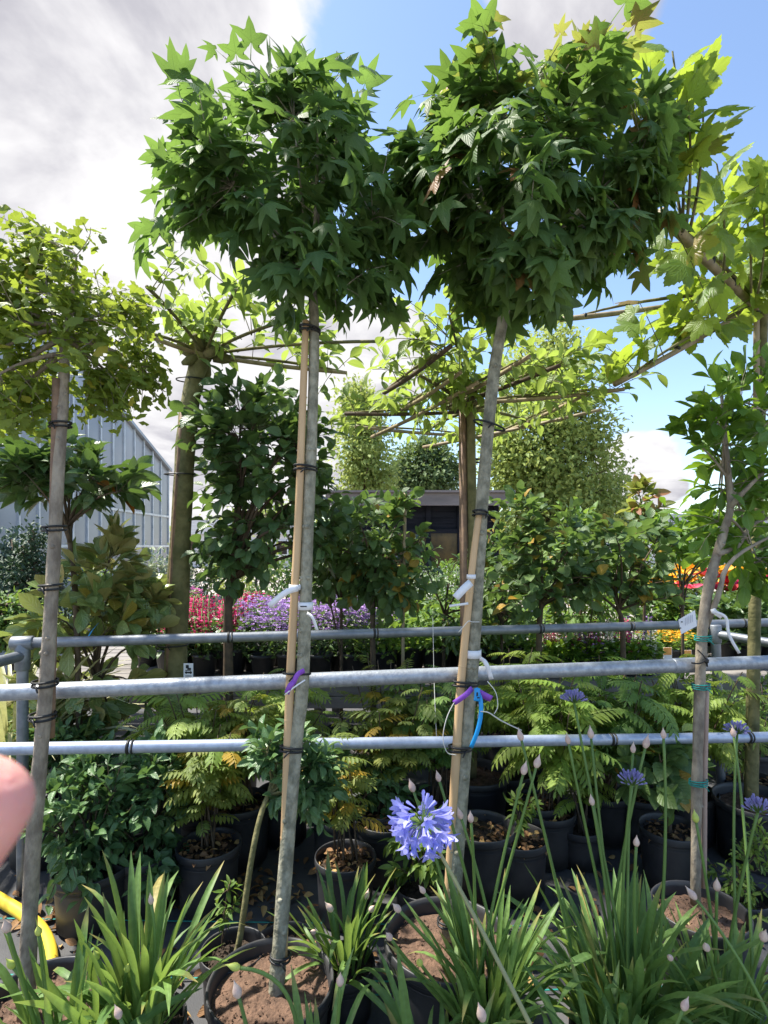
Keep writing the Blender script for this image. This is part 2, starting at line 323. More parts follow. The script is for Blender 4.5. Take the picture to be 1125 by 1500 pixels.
def lobed(angs, lens, val, sh, droop=.25, pet=.9, seed=0, petd=.25):
    """palmate leaf: lobes from the petiole end, sh = [(fraction of lobe length, half width)] outline from valley to tip"""
    rg = np.random.default_rng(seed); V = [(0, 0, 0)]; L = [(0, 0)]; T = []
    def z(x, y, rib): r2 = x * x + y * y; return -droop * r2 - (0 if rib else .05) + rg.uniform(-.015, .015)
    k = len(angs); tips = []
    vals = []
    for i in range(k + 1):
        if i == 0: a, r = angs[0] - 38, .16
        elif i == k: a, r = angs[-1] + 38, .16
        else: a, r = (angs[i - 1] + angs[i]) / 2, val * (lens[i - 1] + lens[i]) / 2
        a = R(a); p = (r * math.sin(a), r * math.cos(a)); V.append((p[0], p[1], z(*p, False))); L.append((1, r)); vals.append(len(V) - 1)
    for i in range(k):
        a = R(angs[i] + rg.uniform(-5, 5)); ln = lens[i] * rg.uniform(.92, 1.06); d = np.array([math.sin(a), math.cos(a)]); s = np.array([d[1], -d[0]])
        mid = d * ln * .5; V.append((mid[0], mid[1], z(*mid, True))); L.append((0, .5)); mi = len(V) - 1
        out = [vals[i]]
        for f, w in sh:
            p = d * ln * f - s * w * ln; V.append((p[0], p[1], z(*p, False))); L.append((1, f)); out.append(len(V) - 1)
        p = d * ln; V.append((p[0], p[1], z(*p, True) - .04)); L.append((.1, 1)); out.append(len(V) - 1)
        for f, w in reversed(sh):
            p = d * ln * f + s * w * ln; V.append((p[0], p[1], z(*p, False))); L.append((1, f)); out.append(len(V) - 1)
        out.append(vals[i + 1])
        T += [(0, mi, vals[i]), (0, vals[i + 1], mi)]
        for q in range(len(out) - 1): T.append((mi, out[q + 1], out[q]))
    V = np.array(V, float); V[:, 1] += pet; V[:, 2] += petd * pet
    b = len(V); V = np.concatenate([V, [(-.018, 0, 0), (.018, 0, 0), (-.014, pet, petd * pet), (.014, pet, petd * pet)]]); L += [(0, 0)] * 4
    T += [(b, b + 1, b + 3), (b, b + 3, b + 2)]
    T = np.array(T); 
    n = np.cross(V[T[:, 1]] - V[T[:, 0]], V[T[:, 2]] - V[T[:, 0]]); fl = n[:, 2] < 0; T[fl] = T[fl][:, ::-1]
    return V, T, np.array(L, float)
STAR = [lobed((-112, -56, 0, 56, 112), (.62, .92, 1, .92, .62), .47, ((.45, .20), (.70, .135)), dr, .55, i) for i, dr in enumerate((.16, .30, .42, .24, .5, .75, .05, .6, .35))]
PLANE = [lobed((-100, -50, 0, 50, 100), (.62, .88, 1, .88, .62), .66, ((.60, .30), (.62, .23), (.78, .22), (.80, .15), (.90, .12), (.91, .07)), dr, .5, 20 + i) for i, dr in enumerate((.10, .22, .34))]
def fan(seed=0):
    rg = np.random.default_rng(seed); V = [(0, 0, 0)]; L = [(0, 0)]; T = []; n = 10
    for i in range(n + 1):
        a = R(-72 + 144 * i / n); r = (1 + .08 * math.sin(i * 2.6 + seed)) * (.72 if i == n // 2 else 1)
        V.append((r * math.sin(a), r * math.cos(a) * .85, -.22 * r + .07 * math.sin(i * 1.9 + seed))); L.append((a, 1))
        if i: T.append((0, i + 1, i))
    V = np.array(V, float); V[:, 1] += .8
    b = len(V); V = np.concatenate([V, [(-.02, 0, .0), (.02, 0, 0)]]); L += [(0, 0)] * 2; T.append((b, b + 1, 0))
    return V, np.array(T), np.array(L, float)
FAN = [fan(i) for i in range(4)]
OV = [ovate(.50, 5, .25, c, .10) for c in (.1, .25, .4)]
ROUND = [ovate(.72, 5, .18, c, .22, .9, .75) for c in (.08, .22, .35)]
LANCE = [ovate(.36, 5, .2, c, .10) for c in (.1, .3, .5)]
OBOV = [ovate(.44, 5, .22, c, .08, 1.5, .85) for c in (.05, .2, .35)]
TINY = [ovate(.55, 2, .2, c, .0) for c in (.1, .3)]
SMALL = [ovate(.5, 3, .25, c, .08) for c in (.1, .3)]
def strap(bend, n=9, w=.07):
    V = []; L = []; T = []; y = z = 0
    for i in range(n + 1):
        t = i / n; ph = bend * t ** 1.6
        hw = w / 2 * min(1, .55 + 1.6 * t) * (1 - max(0, t - .7) ** 2 / .09 * .97)
        V += [(-hw, y, z + hw * .5), (0, y, z), (hw, y, z + hw * .5)]; L += [(-1, t), (0, t), (1, t)]
        y += math.cos(ph) / n; z -= math.sin(ph) / n
    for i in range(n):
        b = i * 3; T += [(b, b + 1, b + 4), (b, b + 4, b + 3), (b + 1, b + 2, b + 5), (b + 1, b + 5, b + 4)]
    return np.array(V), np.array(T), np.array(L, float)
STRAP = [strap(b, w=w) for b, w in ((.30, .054), (.6, .05), (.95, .057), (1.5, .05), (2.0, .052), (.1, .048))]
GRASS = [strap(b, 6, .02) for b in (.8, 1.4, 2.0)]
def pinnate(pairs=9, bend=.9, lw=.30, ll=.30, seed=0):
    rg = np.random.default_rng(seed); V = []; L = []; T = []; y = z = 0; n = pairs + 2; k = 0
    lf = ovate(lw, 3, .15, .2, .02)
    path = []
    for i in range(n + 1):
        t = i / n; path.append((y, z, bend * t)); y += math.cos(bend * t) / n; z -= math.sin(bend * t) / n
    for i, (y, z, ph) in enumerate(path):
        V += [(-.008, y, z), (.008, y, z)]; L += [(0, 0)] * 2
        if i: b = 2 * i; T += [(b - 2, b - 1, b + 1), (b - 2, b + 1, b)]
    k = len(V); V = [np.array(V)]
    for i, (y, z, ph) in enumerate(path[2:]):
        t = i / pairs; s = ll * (1 - .55 * t ** 2) * (.75 + .25 * min(1, i / 2))
        last = i == len(path) - 3
        for sd in ((-1, 1) if not last else (0,)):
            a = sd * R(62 - 18 * t + rg.uniform(-6, 6)); dr = -.25 + rg.uniform(-.12, .1)
            d = Vector((math.sin(a), math.cos(a) * math.cos(ph), -math.cos(a) * math.sin(ph) + dr)).normalized()
            nn = Vector((0, math.sin(ph), math.cos(ph))) + Vector((rg.uniform(-.2, .2), 0, 0)); nn = (nn - d * nn.dot(d)).normalized(); x = d.cross(nn)
            m = np.array([x, d, nn]).T * s
            V.append(lf[0] @ m.T + np.array((0, y, z))); L += [tuple(q) for q in lf[2]]; T += [tuple(q) for q in (lf[1] + k)]; k += len(lf[0])
    return np.concatenate(V), np.array(T), np.array(L, float)
FROND = [pinnate(9, b, .30, .30, i) for i, b in enumerate((.6, 1.0, 1.4))]
NFROND = [pinnate(6, b, .34, .36, 9 + i) for i, b in enumerate((.5, 1.0))]

def frames(pos, d, n, s):
    pos, d, n = (np.asarray(q, float).reshape(-1, 3) for q in (pos, d, n)); d = unit(d); n = unit(n - d * (n * d).sum(1, keepdims=True)); x = np.cross(d, n)
    A = np.zeros((len(pos), 4, 4)); s = np.broadcast_to(np.asarray(s, float), (len(pos),))[:, None]
    A[:, :3, 0] = x * s; A[:, :3, 1] = d * s; A[:, :3, 2] = n * s; A[:, :3, 3] = pos; A[:, 3, 3] = 1
    return A
def visible_pick(P, n, cell=14):
    px = P[:, 0] / P[:, 1] * F + CX; py = HY - (P[:, 2] - CZ) / P[:, 1] * F
    best = {}
    for i in np.argsort(P[:, 1]):
        if -25 < px[i] < 1150 and -25 < py[i] < 1525: best.setdefault((int(px[i] // cell), int(py[i] // cell)), i)
    return sorted(best.values(), key=lambda i: P[i, 1])[:n]
_lm = {}
def tpl_mesh(tpl, mat, name):
    k = (id(tpl), mat.name)
    if k not in _lm:
        V, T, L = tpl; _lm[k] = tri_mesh(name, V, T, np.concatenate([L, np.zeros((len(V), 1))], 1), True, mat)
    return _lm[k]
def put_leaves(parent, cname, lname, tpls, A, mat, nobj=300, cell=14, reach=1.0):
    """cname: the mass of leaves as one part; the leaves one can pick apart are children of it"""
    mats = mat if isinstance(mat, list) else None
    ctr = A[:, :3, 3] + A[:, :3, 1] * reach * .6
    sel = visible_pick(ctr, nobj, cell) if nobj else []; ss = set(sel)
    rest = np.array([i for i in range(len(A)) if i not in ss], int)
    ti = rng.integers(0, len(tpls), len(A))
    if len(rest):
        mb = MB(); mm = mats[0] if mats else mat
        for k, t in enumerate(tpls):
            q = rest[ti[rest] == k]; mb.inst(t, A[q], rng.random(len(q)))
        cr = part(cname, mb, mm, parent, kind='stuff')
    else:
        cr = link(cname, None, parent)
    for i in sel:
        link(lname, tpl_mesh(tpls[ti[i]], mats[i] if mats and len(mats) == len(A) else (mats[0] if mats else mat), lname), cr, Matrix(A[i].tolist()))
    return cr
def bez(p0, p1, p2, n):
    t = np.linspace(0, 1, n)[:, None]; p0, p1, p2 = (np.array(p, float) for p in (p0, p1, p2))
    return (1 - t) ** 2 * p0 + 2 * t * (1 - t) * p1 + t * t * p2
def spl(pts, n):                                   # smooth curve through points
    P = [np.array(tuple(p), float) for p in pts]; P = [2 * P[0] - P[1]] + P + [2 * P[-1] - P[-2]]; out = []
    k = len(P) - 3
    for q in np.linspace(0, k - 1e-6, n):
        i = int(q); t = q - i; a, b, c, d = P[i:i + 4]
        out.append(.5 * (2 * b + (c - a) * t + (2 * a - 5 * b + 4 * c - d) * t * t + (3 * b - a - 3 * c + d) * t ** 3))
    return np.array(out)
def in_ells(ells, n, rg, p=.45):
    w = np.array([e[1][0] * e[1][1] * e[1][2] for e in ells]) ** .8; w /= w.sum(); out = []
    for i in rg.choice(len(ells), n, p=w):
        c, r = ells[i]; d = unit(rg.normal(size=3)); out.append(np.array(tuple(c)) + d * np.array(tuple(r)) * rg.random() ** p)
    return np.array(out)
def grow(mb, rg, tops, rt, ells, nl, ntw, up=.3, tw_r=.0022, p=.45, sides=5):
    """limbs from the trunk into the crown, twigs from the limbs; returns the twigs"""
    tops = [np.array(tuple(t), float) for t in tops]; nodes = []
    for e in in_ells(ells, nl, rg, .25):
        t0 = tops[rg.integers(len(tops))]; e = t0 + (e - t0) * .8; ln = np.linalg.norm(e - t0)
        c = bez(t0, (t0 + e) / 2 + np.array([0, 0, up * ln * .5]) + rg.normal(size=3) * ln * .06, e, 7)
        mb.tube(c, np.linspace(rt, rt * .3, 7), sides); nodes += list(c[1:])
    nodes = np.array(nodes); tw = []
    for q in in_ells(ells, ntw, rg, p):
        d = np.linalg.norm(nodes - q, axis=1) + rg.random(len(nodes)) * .03; b = nodes[d.argmin()]; ln = np.linalg.norm(q - b)
        c = bez(b, (b + q) / 2 + np.array([0, 0, up * ln * .35]) + rg.normal(size=3) * ln * .08, q, 5)
        mb.tube(c, np.linspace(tw_r, tw_r * .5, 5), 3, cap=False); tw.append(c)
    return tw
def leaf_frames(tw, ctr, rg, k, size, t0=.25, out=.6, tang=.5, rad=.6, dz=-.35, nup=.8, nout=.5, nr=.35, end=1, smin=.7):
    P = []; D = []; N = []; S = []; ctr = np.array(tuple(ctr))
    for c in tw:
        ph = rg.random() * 6.28
        for j in range(k):
            t = t0 + (1 - t0) * (j + rg.random() * .8) / k if j < k - 1 or not end else 1.0
            f = t * (len(c) - 1); i = min(int(f), len(c) - 2); p = c[i] + (c[i + 1] - c[i]) * (f - i); tg = unit(c[i + 1] - c[i])
            ph += 2.4; a = np.cross(tg, [0, 0, 1.]); a = unit(a) if np.linalg.norm(a) > .05 else np.array([1., 0, 0]); b = np.cross(tg, a)
            o = unit((p - ctr) * np.array([1, 1, .6]))
            d = tg * tang + (a * math.cos(ph) + b * math.sin(ph)) * rad + o * out + np.array([0, 0, dz]) + rg.normal(size=3) * .18
            P.append(p); D.append(d); N.append(np.array([0, 0, nup]) + o * nout + rg.normal(size=3) * nr); S.append(size * rg.uniform(smin, 1.15))
    return frames(P, D, N, S)
def pot(parent, c, rr, h, mat='pot', soil='soil', litter=0, fill=.05, rg=rng):
    """round nursery pot: rolled rim, tapered wall, soil inside"""
    x, y, z = c
    mb = MB().lathe([(rr * .74, 0), (rr * .77, 0), (rr * .80, .01), (rr * .93, h - .042), (rr * .935, h - .036), (rr * .985, h - .034), (rr, h - .028), (rr, h - .004), (rr * .985, h), (rr * .955, h - .003), (rr * .93, h - .02), (rr * .88, h * .4), (rr * .86, .02), (0.001, .02)], 40, (x, y, z))
    mb.lathe([(rr * .962, h - .058), (rr * .966, h - .055), (rr * .962, h - .052)], 40, (x, y, z))
    p = part('pot', mb, M[mat], parent)
    zs = z + h - fill; rs = rr * .925; n, k = 40, 12; V = [(x, y, zs + .012)]; T = []
    for i in range(1, k + 1):
        for j in range(n):
            a = j * 2 * math.pi / n; r = rs * i / k; V.append((x + r * math.cos(a), y + r * math.sin(a), zs + .015 * (1 - (i / k) ** 2) + rg.normal() * .0035))
    for j in range(n): T.append((0, 1 + j, 1 + (j + 1) % n))
    for i in range(k - 1):
        for j in range(n):
            a, b = 1 + i * n + j, 1 + i * n + (j + 1) % n; T += [(a, a + n, b + n), (a, b + n, b)]
    s = part('soil', MB().add(V, T), M[soil], p)
    nc = 130; A = []                               # crumbs and bark bits on the soil
    cb = MB(); 
    for i in range(nc):
        a, r = rg.random() * 6.28, rs * .95 * rg.random() ** .5; q = rg.uniform(.0014, .0036)
        cb.box((x + r * math.cos(a), y + r * math.sin(a), zs + .014), (q * 2.2, q * 1.3, q), np.array(Matrix.Rotation(rg.random() * 6, 3, unit(rg.normal(size=3)).tolist())))
    part('soil_crumbs', cb, M[soil], p, False, 'stuff')
    if litter:
        a = rg.random(litter) * 6.28; r = rs * .92 * rg.random(litter) ** .5
        P = np.stack([x + r * np.cos(a), y + r * np.sin(a), np.full(litter, zs + .02) + rg.random(litter) * .015], 1)
        D = rg.normal(size=(litter, 3)) * [1, 1, .25]; N = np.array([0, 0, 1.]) + rg.normal(size=(litter, 3)) * .35
        put_leaves(p, 'leaf_litter', 'dry_leaf', OV, frames(P, D, N, rg.uniform(.022, .042, litter)), M['dry'], 0)
    return p
def tie_ring(parent, c, ax, ra, rb, th=.004, turns=1, mat='tie', name='tie', axis=(0, 0, 1)):
    """rubber band round trunk and stake: oval loop, ax = direction across both"""
    c = np.array(tuple(c)); u = unit(np.array(tuple(ax), float)); z = unit(np.array(axis, float)); v = unit(np.cross(z, u)); u = np.cross(v, z)
    mb = MB()
    for q in range(turns):
        a = np.linspace(0, 2 * math.pi, 19); dz = (q - (turns - 1) / 2) * th * 3.2
        mb.tube(c + np.outer(np.cos(a) * ra, u) + np.outer(np.sin(a) * rb, v) + np.outer(dz + np.sin(a + q) * th * .6, z), th, 6, cap=False)
    e = c - v * rb if v[1] > 0 else c + v * rb; d = unit(u * .8 - z * .5 + np.array([0, -.35, 0])); mb.tube([e, e + d * .012, e + d * .026 - z * .006], [th, th * .9, th * .7], 5)
    return part(name, mb, M[mat], parent)
def knots(mb, path, rad, n, rg):
    for _ in range(n):
        i = rg.integers(1, len(path) - 1); a = rg.uniform(-2.6, -.5); d = np.array([math.cos(a), math.sin(a), .25]); r = rad[i]
        p = path[i] + d * r * .75; mb.tube([p, p + d * r * .28, p + d * r * .42], [r * .42, r * .36, r * .16], 8)

# ------------------------------------------------------------------ the ground
def sheet(name, x0, x1, y0, y1, z, mat, nx=2, ny=2, amp=0, kind='structure'):
    X, Yg = np.meshgrid(np.linspace(x0, x1, nx), np.linspace(y0, y1, ny)); Z = np.full(X.shape, z) + (rng.normal(size=X.shape) * amp if amp else 0)
    V = np.stack([X, Yg, Z], 2).reshape(-1, 3); Q = [[j * nx + i, j * nx + i + 1, (j + 1) * nx + i + 1, (j + 1) * nx + i] for j in range(ny - 1) for i in range(nx - 1)]
    return tag(link(name, MB().quads(V, Q).mesh(name, mat, True)), kind=kind)
sheet('ground', -400, 400, -20, 900, -.012, M['paving'])
sheet('ground_fabric', -8, 9, -2, 6.6, .006, M['fabric'], 110, 70, .004)
g = bpy.data.materials['pale_paving']
# woven marker lines of the fabric
for i, (x0, y0, x1, y1) in enumerate(((-2.6, 2.32, .6, 2.25), (-.2, 1.9, 3.2, 2.02), (-2.4, 2.02, .2, 1.96))):
    m = MB(); n = 60; xs = np.linspace(x0, x1, n); ys = np.linspace(y0, y1, n)
    m.ribbon(np.stack([xs, ys, np.full(n, .0225)], 1), (0, .006, 0), .002)
    tag(link('fabric_line', m.mesh('fabric_line', M['teal'])), kind='structure')
# ------------------------------------------------------------------ greenhouse: end wall running away from us, roof falling to the far corner
gh = thing('greenhouse', 'long frosted glass greenhouse with thin white bars behind the evergreen shrubs', 'greenhouse', (-7, 12, 0))
ys = np.arange(5.75, 18.2, .62); zs_ = (0.25, 1.55, 2.5)
def roof_z(y): return 4.0 + (18.15 - y) * .33 if y > 11.9 else 6.06 - (11.9 - y) * .33
for a, b in zip(ys[:-1], ys[1:]):
    for k in range(3):
        z0 = zs_[k]; t0, t1 = (zs_[k + 1],) * 2 if k < 2 else (roof_z(a), roof_z(b))
        V = [(-7, a + .02, z0), (-7, b - .02, z0), (-7, b - .02, t1 - .03), (-7, a + .02, t0 - .03)]; V += [(-7.012, y, z) for _, y, z in V]
        part('pane', MB().quads(V, [[0, 1, 2, 3], [7, 6, 5, 4], [0, 4, 5, 1], [1, 5, 6, 2], [2, 6, 7, 3], [3, 7, 4, 0]]), M['ghpane'], gh, False)
for y in ys: part('glazing_bar', MB().box((-6.99, y, roof_z(y) / 2), (.05, .045, roof_z(y))), M['ghbar'], gh, False)
for z in zs_[1:]: part('cross_bar', MB().box((-6.975, (ys[0] + ys[-1]) / 2, z), (.05, ys[-1] - ys[0], .06)), M['ghbar'], gh, False)
part('plinth', MB().box((-7.0, (ys[0] + ys[-1]) / 2, .125), (.12, ys[-1] - ys[0] + .1, .25)), M['render'], gh, False)
for y0, y1 in ((5.7, 11.9), (11.9, 18.25)):
    m = MB(); za, zb = roof_z(y0), roof_z(y1); V = []
    for x in (-6.9, -30):
        for y, z in ((y0, za), (y1, zb)): V += [(x, y, z), (x, y, z + .09)]
    m.quads(V, [[0, 2, 3, 1], [4, 5, 7, 6], [1, 3, 7, 5], [0, 4, 6, 2], [0, 1, 5, 4], [2, 6, 7, 3]]); part('roof', m, M['ghpane'], gh, False)
for y in (5.7, 18.2): part('side_wall', MB().box((-18.5, y, 2), (23, .06, 4)), M['ghpane'], gh, False)
# ------------------------------------------------------------------ black shed with flat roof
sh = thing('garden_shed', 'low black timber shed with grey flat roof between the trees', 'shed', (.8, 12, 0))
part('roof', MB().box((.72, 13.2, 2.60), (3.75, 3.2, .10)), M['roofwood'], sh, False)
part('fascia', MB().box((.72, 11.56, 2.515), (3.85, .06, .25)), M['roofwood'], sh, False)
part('roof_edge', MB().box((.72, 11.54, 2.675), (3.95, .16, .045)), M['roofwood'], sh, False)
for i in range(5): part('board', MB().box((.75, 12.0, 1.96 + i * .13), (3.3, .03, .122)), M['black_wood'], sh, False)
for i in range(6): part('board', MB().box((.75, 12.0, .08 + i * .15), (3.3, .03, .142)), M['black_wood'], sh, False)
for x in (-.9, -.05, .95, 1.62, 2.4): part('post', MB().box((x, 11.97, 1.25), (.10, .08, 2.5)), M['black_wood'], sh, False)
for z in (1.0, 1.87): part('rail', MB().box((.75, 11.975, z), (3.3, .07, .09)), M['black_wood'], sh, False)
for x0, x1 in ((-.85, -.1), (0, .9), (1.0, 1.57), (1.67, 2.35)): part('window_pane', MB().box(((x0 + x1) / 2, 12.01, 1.43), (x1 - x0, .012, .8)), M['glass'], sh, False)
for x in (-.93, 2.43): part('side_wall', MB().box((x, 13.3, 1.25), (.06, 2.6, 2.5)), M['black_wood'], sh, False)
part('back_wall', MB().box((.75, 14.6, 1.25), (3.4, .06, 2.5)), M['black_wood'], sh, False)
# ------------------------------------------------------------------ far buildings and street lamp
def house(name, label, x0, x1, y, h, rh, dep, wins):
    t = thing(name, label, 'building', ((x0 + x1) / 2, y, 0))
    part('wall', MB().box(((x0 + x1) / 2, y + dep / 2, h / 2), (x1 - x0, dep, h)), M['render'], t, False)
    V = [(x0 - .3, y - .3, h), (x1 + .3, y - .3, h), (x1 + .3, y + dep + .3, h), (x0 - .3, y + dep + .3, h), (x0 - .3, y + dep / 2, h + rh), (x1 + .3, y + dep / 2, h + rh)]
    m = MB().quads(V, [[0, 1, 5, 4], [2, 3, 4, 5], [3, 2, 1, 0]]); m.add(V, [[0, 4, 3], [1, 2, 5]]); part('roof', m, M['slate'], t, False)
    for i in range(wins):
        x = x0 + (x1 - x0) * (i + .5) / wins; w = part('window', MB().box((x, y - .02, h * .6), (.9, .06, 1.1)), M['ghbar'], t, False)
        link('pane', MB().box((x, y - .056, h * .6), (.76, .02, .95)).mesh('pane', M['glass'], False), w)
house('far_building', 'pale low building with dark grey roof beyond the fruit trees', 15, 30, 42, 2.6, 1.6, 8, 6)
house('far_building', 'small pale building showing between shed and feathery tree', 4.0, 8.5, 24, 2.3, .7, 5, 3)
house('far_building', 'pale building seen beyond the greenhouse corner', -15, -6.2, 40, 2.4, 1.2, 7, 4)
lp = thing('street_lamp', 'thin grey street lamp with curved arm against the sky', 'street lamp', tuple(at(845, 841, 31) * 1))
lp.location.z = 0; X = lp.location.x
part('post', MB().tube(spl([(X, 31, 0), (X, 31, 3), (X - .02, 31, 4.9), (X - .15, 31, 5.25), (X - .45, 31, 5.3)], 16), np.linspace(.06, .035, 16), 8), M['lamp'], lp)
part('lamp_head', MB().box((X - .65, 31, 5.28), (.5, .16, .09)), M['lamp'], lp, False)

# ------------------------------------------------------------------ far trees
def far_tree(name, label, px, Y, ells, n, size, mat, tpl=TINY, trunk_r=.22, top=None, limbs=14, p=.4, droop=-.1, sd=1, cat='tree', group=None, bark='twig'):
    rg = np.random.default_rng(sd); E = []
    for ex, ey, rx, ry in ells: E.append((at(ex, ey, Y), (rx / F * Y, max(rx, ry) / F * Y * .8, ry / F * Y)))
    b = at(px, 0, Y); b.z = 0; t = thing(name, label, cat, b, group)
    tz = at(px, top, Y).z; mb = MB().tube([(b.x, Y, 0), (b.x + .05, Y, tz * .5), (b.x, Y, tz)], [trunk_r, trunk_r * .7, trunk_r * .2], 7)
    tops = [(b.x, Y, tz * f) for f in np.linspace(.3, .95, 8)]
    lens = []
    for e in in_ells(E, limbs * 4, rg, .3):
        s = np.array(tops[int(np.argmin([abs(q[2] - (e[2] - .1 * tz)) for q in tops]))]); c = bez(s, (s + e) / 2 + np.array([0, 0, .1]), e, 5); mb.tube(c, np.linspace(trunk_r * .22, .012, 5), 4, cap=False); lens.append(c)
    part('trunk', mb, M[bark], t)
    cl = in_ells(E, n // 14, rg, p); k = len(cl); P = np.repeat(cl, 14, 0) + rg.normal(size=(k * 14, 3)) * size * np.array([1.5, 1.5, .8])
    c0 = np.mean([np.array(tuple(e[0])) for e in E], 0); o = unit(P - c0)
    D = o * .6 + rg.normal(size=P.shape) * .6 + np.array([0, 0, droop]); N = np.array([0, 0, .8]) + o * .3 + rg.normal(size=P.shape) * .5
    put_leaves(t, 'crown', 'leaf', tpl, frames(P, D, N, size * rg.uniform(.6, 1.3, len(P))), M[mat], 0)
    return t
far_tree('dawn_redwood', 'tall feathery light green tree rising beyond the shed roof', 800, 19, [(800, 620, 75, 110), (830, 700, 85, 75), (760, 720, 55, 60), (790, 545, 55, 50), (815, 500, 25, 35), (870, 640, 30, 45), (790, 780, 80, 40), (890, 745, 35, 40), (740, 660, 35, 60)], 22000, .20, 'far1', top=500, sd=3)
far_tree('feathery_tree', 'narrow light green tree standing above the shed roof end', 530, 17, [(532, 650, 32, 75), (525, 600, 18, 45), (540, 700, 38, 40)], 7000, .15, 'far1', top=560, sd=4)
far_tree('round_tree', 'dark round crowned tree behind the black shed', 620, 26, [(618, 690, 55, 42), (600, 710, 40, 30), (650, 705, 35, 35), (622, 662, 30, 22)], 8200, .22, 'far2', top=680, sd=5)
far_tree('broad_tree', 'grey green tree with open airy outer twigs beside the feathery tree', 880, 22, [(870, 720, 50, 45), (850, 770, 60, 40), (905, 770, 30, 35)], 6000, .17, 'far2', top=690, sd=6)
far_tree('hedge_tree', 'dark tree line clump beyond the low pale building roof', 1080, 48, [(1080, 760, 90, 26), (1150, 745, 70, 40)], 2600, .4, 'far2', top=750, sd=7)
far_tree('hedge_tree', 'pale green tree clump far behind the greenhouse corner', 300, 46, [(300, 778, 70, 18), (380, 770, 60, 24), (450, 760, 60, 34)], 2600, .4, 'far1', top=765, sd=8)
far_tree('blue_spruce', 'blue green conifer in front of the greenhouse', 18, 6.5, [(18, 850, 30, 40), (16, 810, 18, 30), (22, 880, 38, 30)], 2600, .07, 'conifer', top=790, sd=9, tpl=SMALL, trunk_r=.05)
far_tree('column_cypress', 'slim dark column conifer in front of the greenhouse', 48, 6.2, [(46, 850, 22, 50), (50, 800, 9, 40), (62, 880, 18, 30)], 2600, .05, 'conifer2', top=775, sd=10, tpl=SMALL, trunk_r=.05)
far_tree('low_conifer', 'yellow green spreading conifer below the blue spruce', 10, 5.4, [(5, 895, 38, 26), (-10, 920, 40, 30)], 1800, .06, 'frond2', top=890, sd=12, tpl=SMALL, trunk_r=.04, cat='shrub')
# ------------------------------------------------------------------ galvanised tube frame
ZR = 1.12
pA0, pA1 = atz(-90, 1018.5, ZR), atz(1230, 965.5, ZR); pC0, pC1 = atz(33, 942, ZR), atz(1230, 909, ZR)
pB0, pB1 = at(-120, 1099, 2.06), at(1230, 1078, 2.66)
def on_rail(a, b, px):
    k = (px - CX) / F; d = b - a; s = (k * a.y - a.x) / (d.x - k * d.y); return a + d * s
fr = thing('tube_frame', 'galvanised steel tube frame with long rails holding the trees', 'railing', (0, 2.4, 0))
def rail(a, b, r, mat, name='rail'):
    return part(name, MB().tube([a + (b - a) * t for t in np.linspace(0, 1, 12)], r, 20), M[mat], fr)
rA = rail(pA0, pA1, .0243, 'galv'); rB = rail(pB0, pB1, .0235, 'galv3'); rC = rail(pC0, pC1, .0235, 'galv2')
def collar(p, d, r, ln, mat, parent=fr, name='clamp'):
    d = d.normalized(); return part(name, MB().tube([p - d * ln / 2, p - d * (ln / 2 - .004), p + d * (ln / 2 - .004), p + d * ln / 2], [r * .9, r, r, r * .9], 18), M[mat], parent)
dA, dC = (pA1 - pA0).normalized(), (pC1 - pC0).normalized(); perp = Vector((dC.y, -dC.x, 0))
q = on_rail(pA0, pA1, 1003); collar(q, dA, .027, .10, 'galv')
q0 = pC0 + Vector((.0, 0, -.0)); rail(q0 + Vector((0, 0, -.03)), Vector((q0.x, q0.y, 0)), .0235, 'galv2', 'post'); collar(q0, dC, .031, .09, 'galv2'); collar(q0 + Vector((0, 0, -.06)), Vector((0, 0, 1)), .031, .12, 'galv2')
rail(q0 + Vector((0, 0, -.055)), at(-60, 985, 2.15), .0235, 'galv2', 'side_rail')
q1 = on_rail(pC0, pC1, 1043); q1z = q1 + Vector((0, -.03, -.05)); rail(q1 + Vector((0, -.03, .0)), Vector((q1.x + .04, q1.y - .03, 0)), .0235, 'galv2', 'post'); collar(q1z, Vector((0, 0, 1)), .031, .10, 'galv2')
rail(q1z, at(1185, 951, 2.72), .0235, 'galv2', 'side_rail')
q2 = Vector((q1.x + .035, q1.y - .03, .11)); collar(q2, Vector((0, 0, 1)), .032, .10, 'galv2')
rail(q2, Vector((q2.x - .45, q2.y + .12, .04)), .02, 'galv2', 'brace'); rail(q2 + Vector((.03, -.03, .02)), Vector((q2.x + .9, q2.y - .15, .25)), .022, 'galv2', 'brace')
def cable_tie(a, b, px, r, name='cable_tie'):
    p = on_rail(a, b, px); d = (b - a).normalized(); o = collar(p, d, r, .012, 'tie', fr, name); collar(p + d * .016, d, r, .008, 'tie', fr, name)
for a, b, px, r in ((pC0, pC1, 335, .027), (pC0, pC1, 548, .027), (pC0, pC1, 922, .027), (pC0, pC1, 1088, .027), (pB0, pB1, 188, .028), (pB0, pB1, 895, .028), (pB0, pB1, 1095, .028), (pC0, pC1, 790, .027)): cable_tie(a, b, px, r)

# ------------------------------------------------------------------ standard trees in pots
def px_ells(es): return [(at(x, y, Y), (rx / F * Y, ry_, rz / F * Y)) for x, y, Y, rx, rz, ry_ in es]
def path_px(pts, n): return spl([at(*p) for p in pts], n)
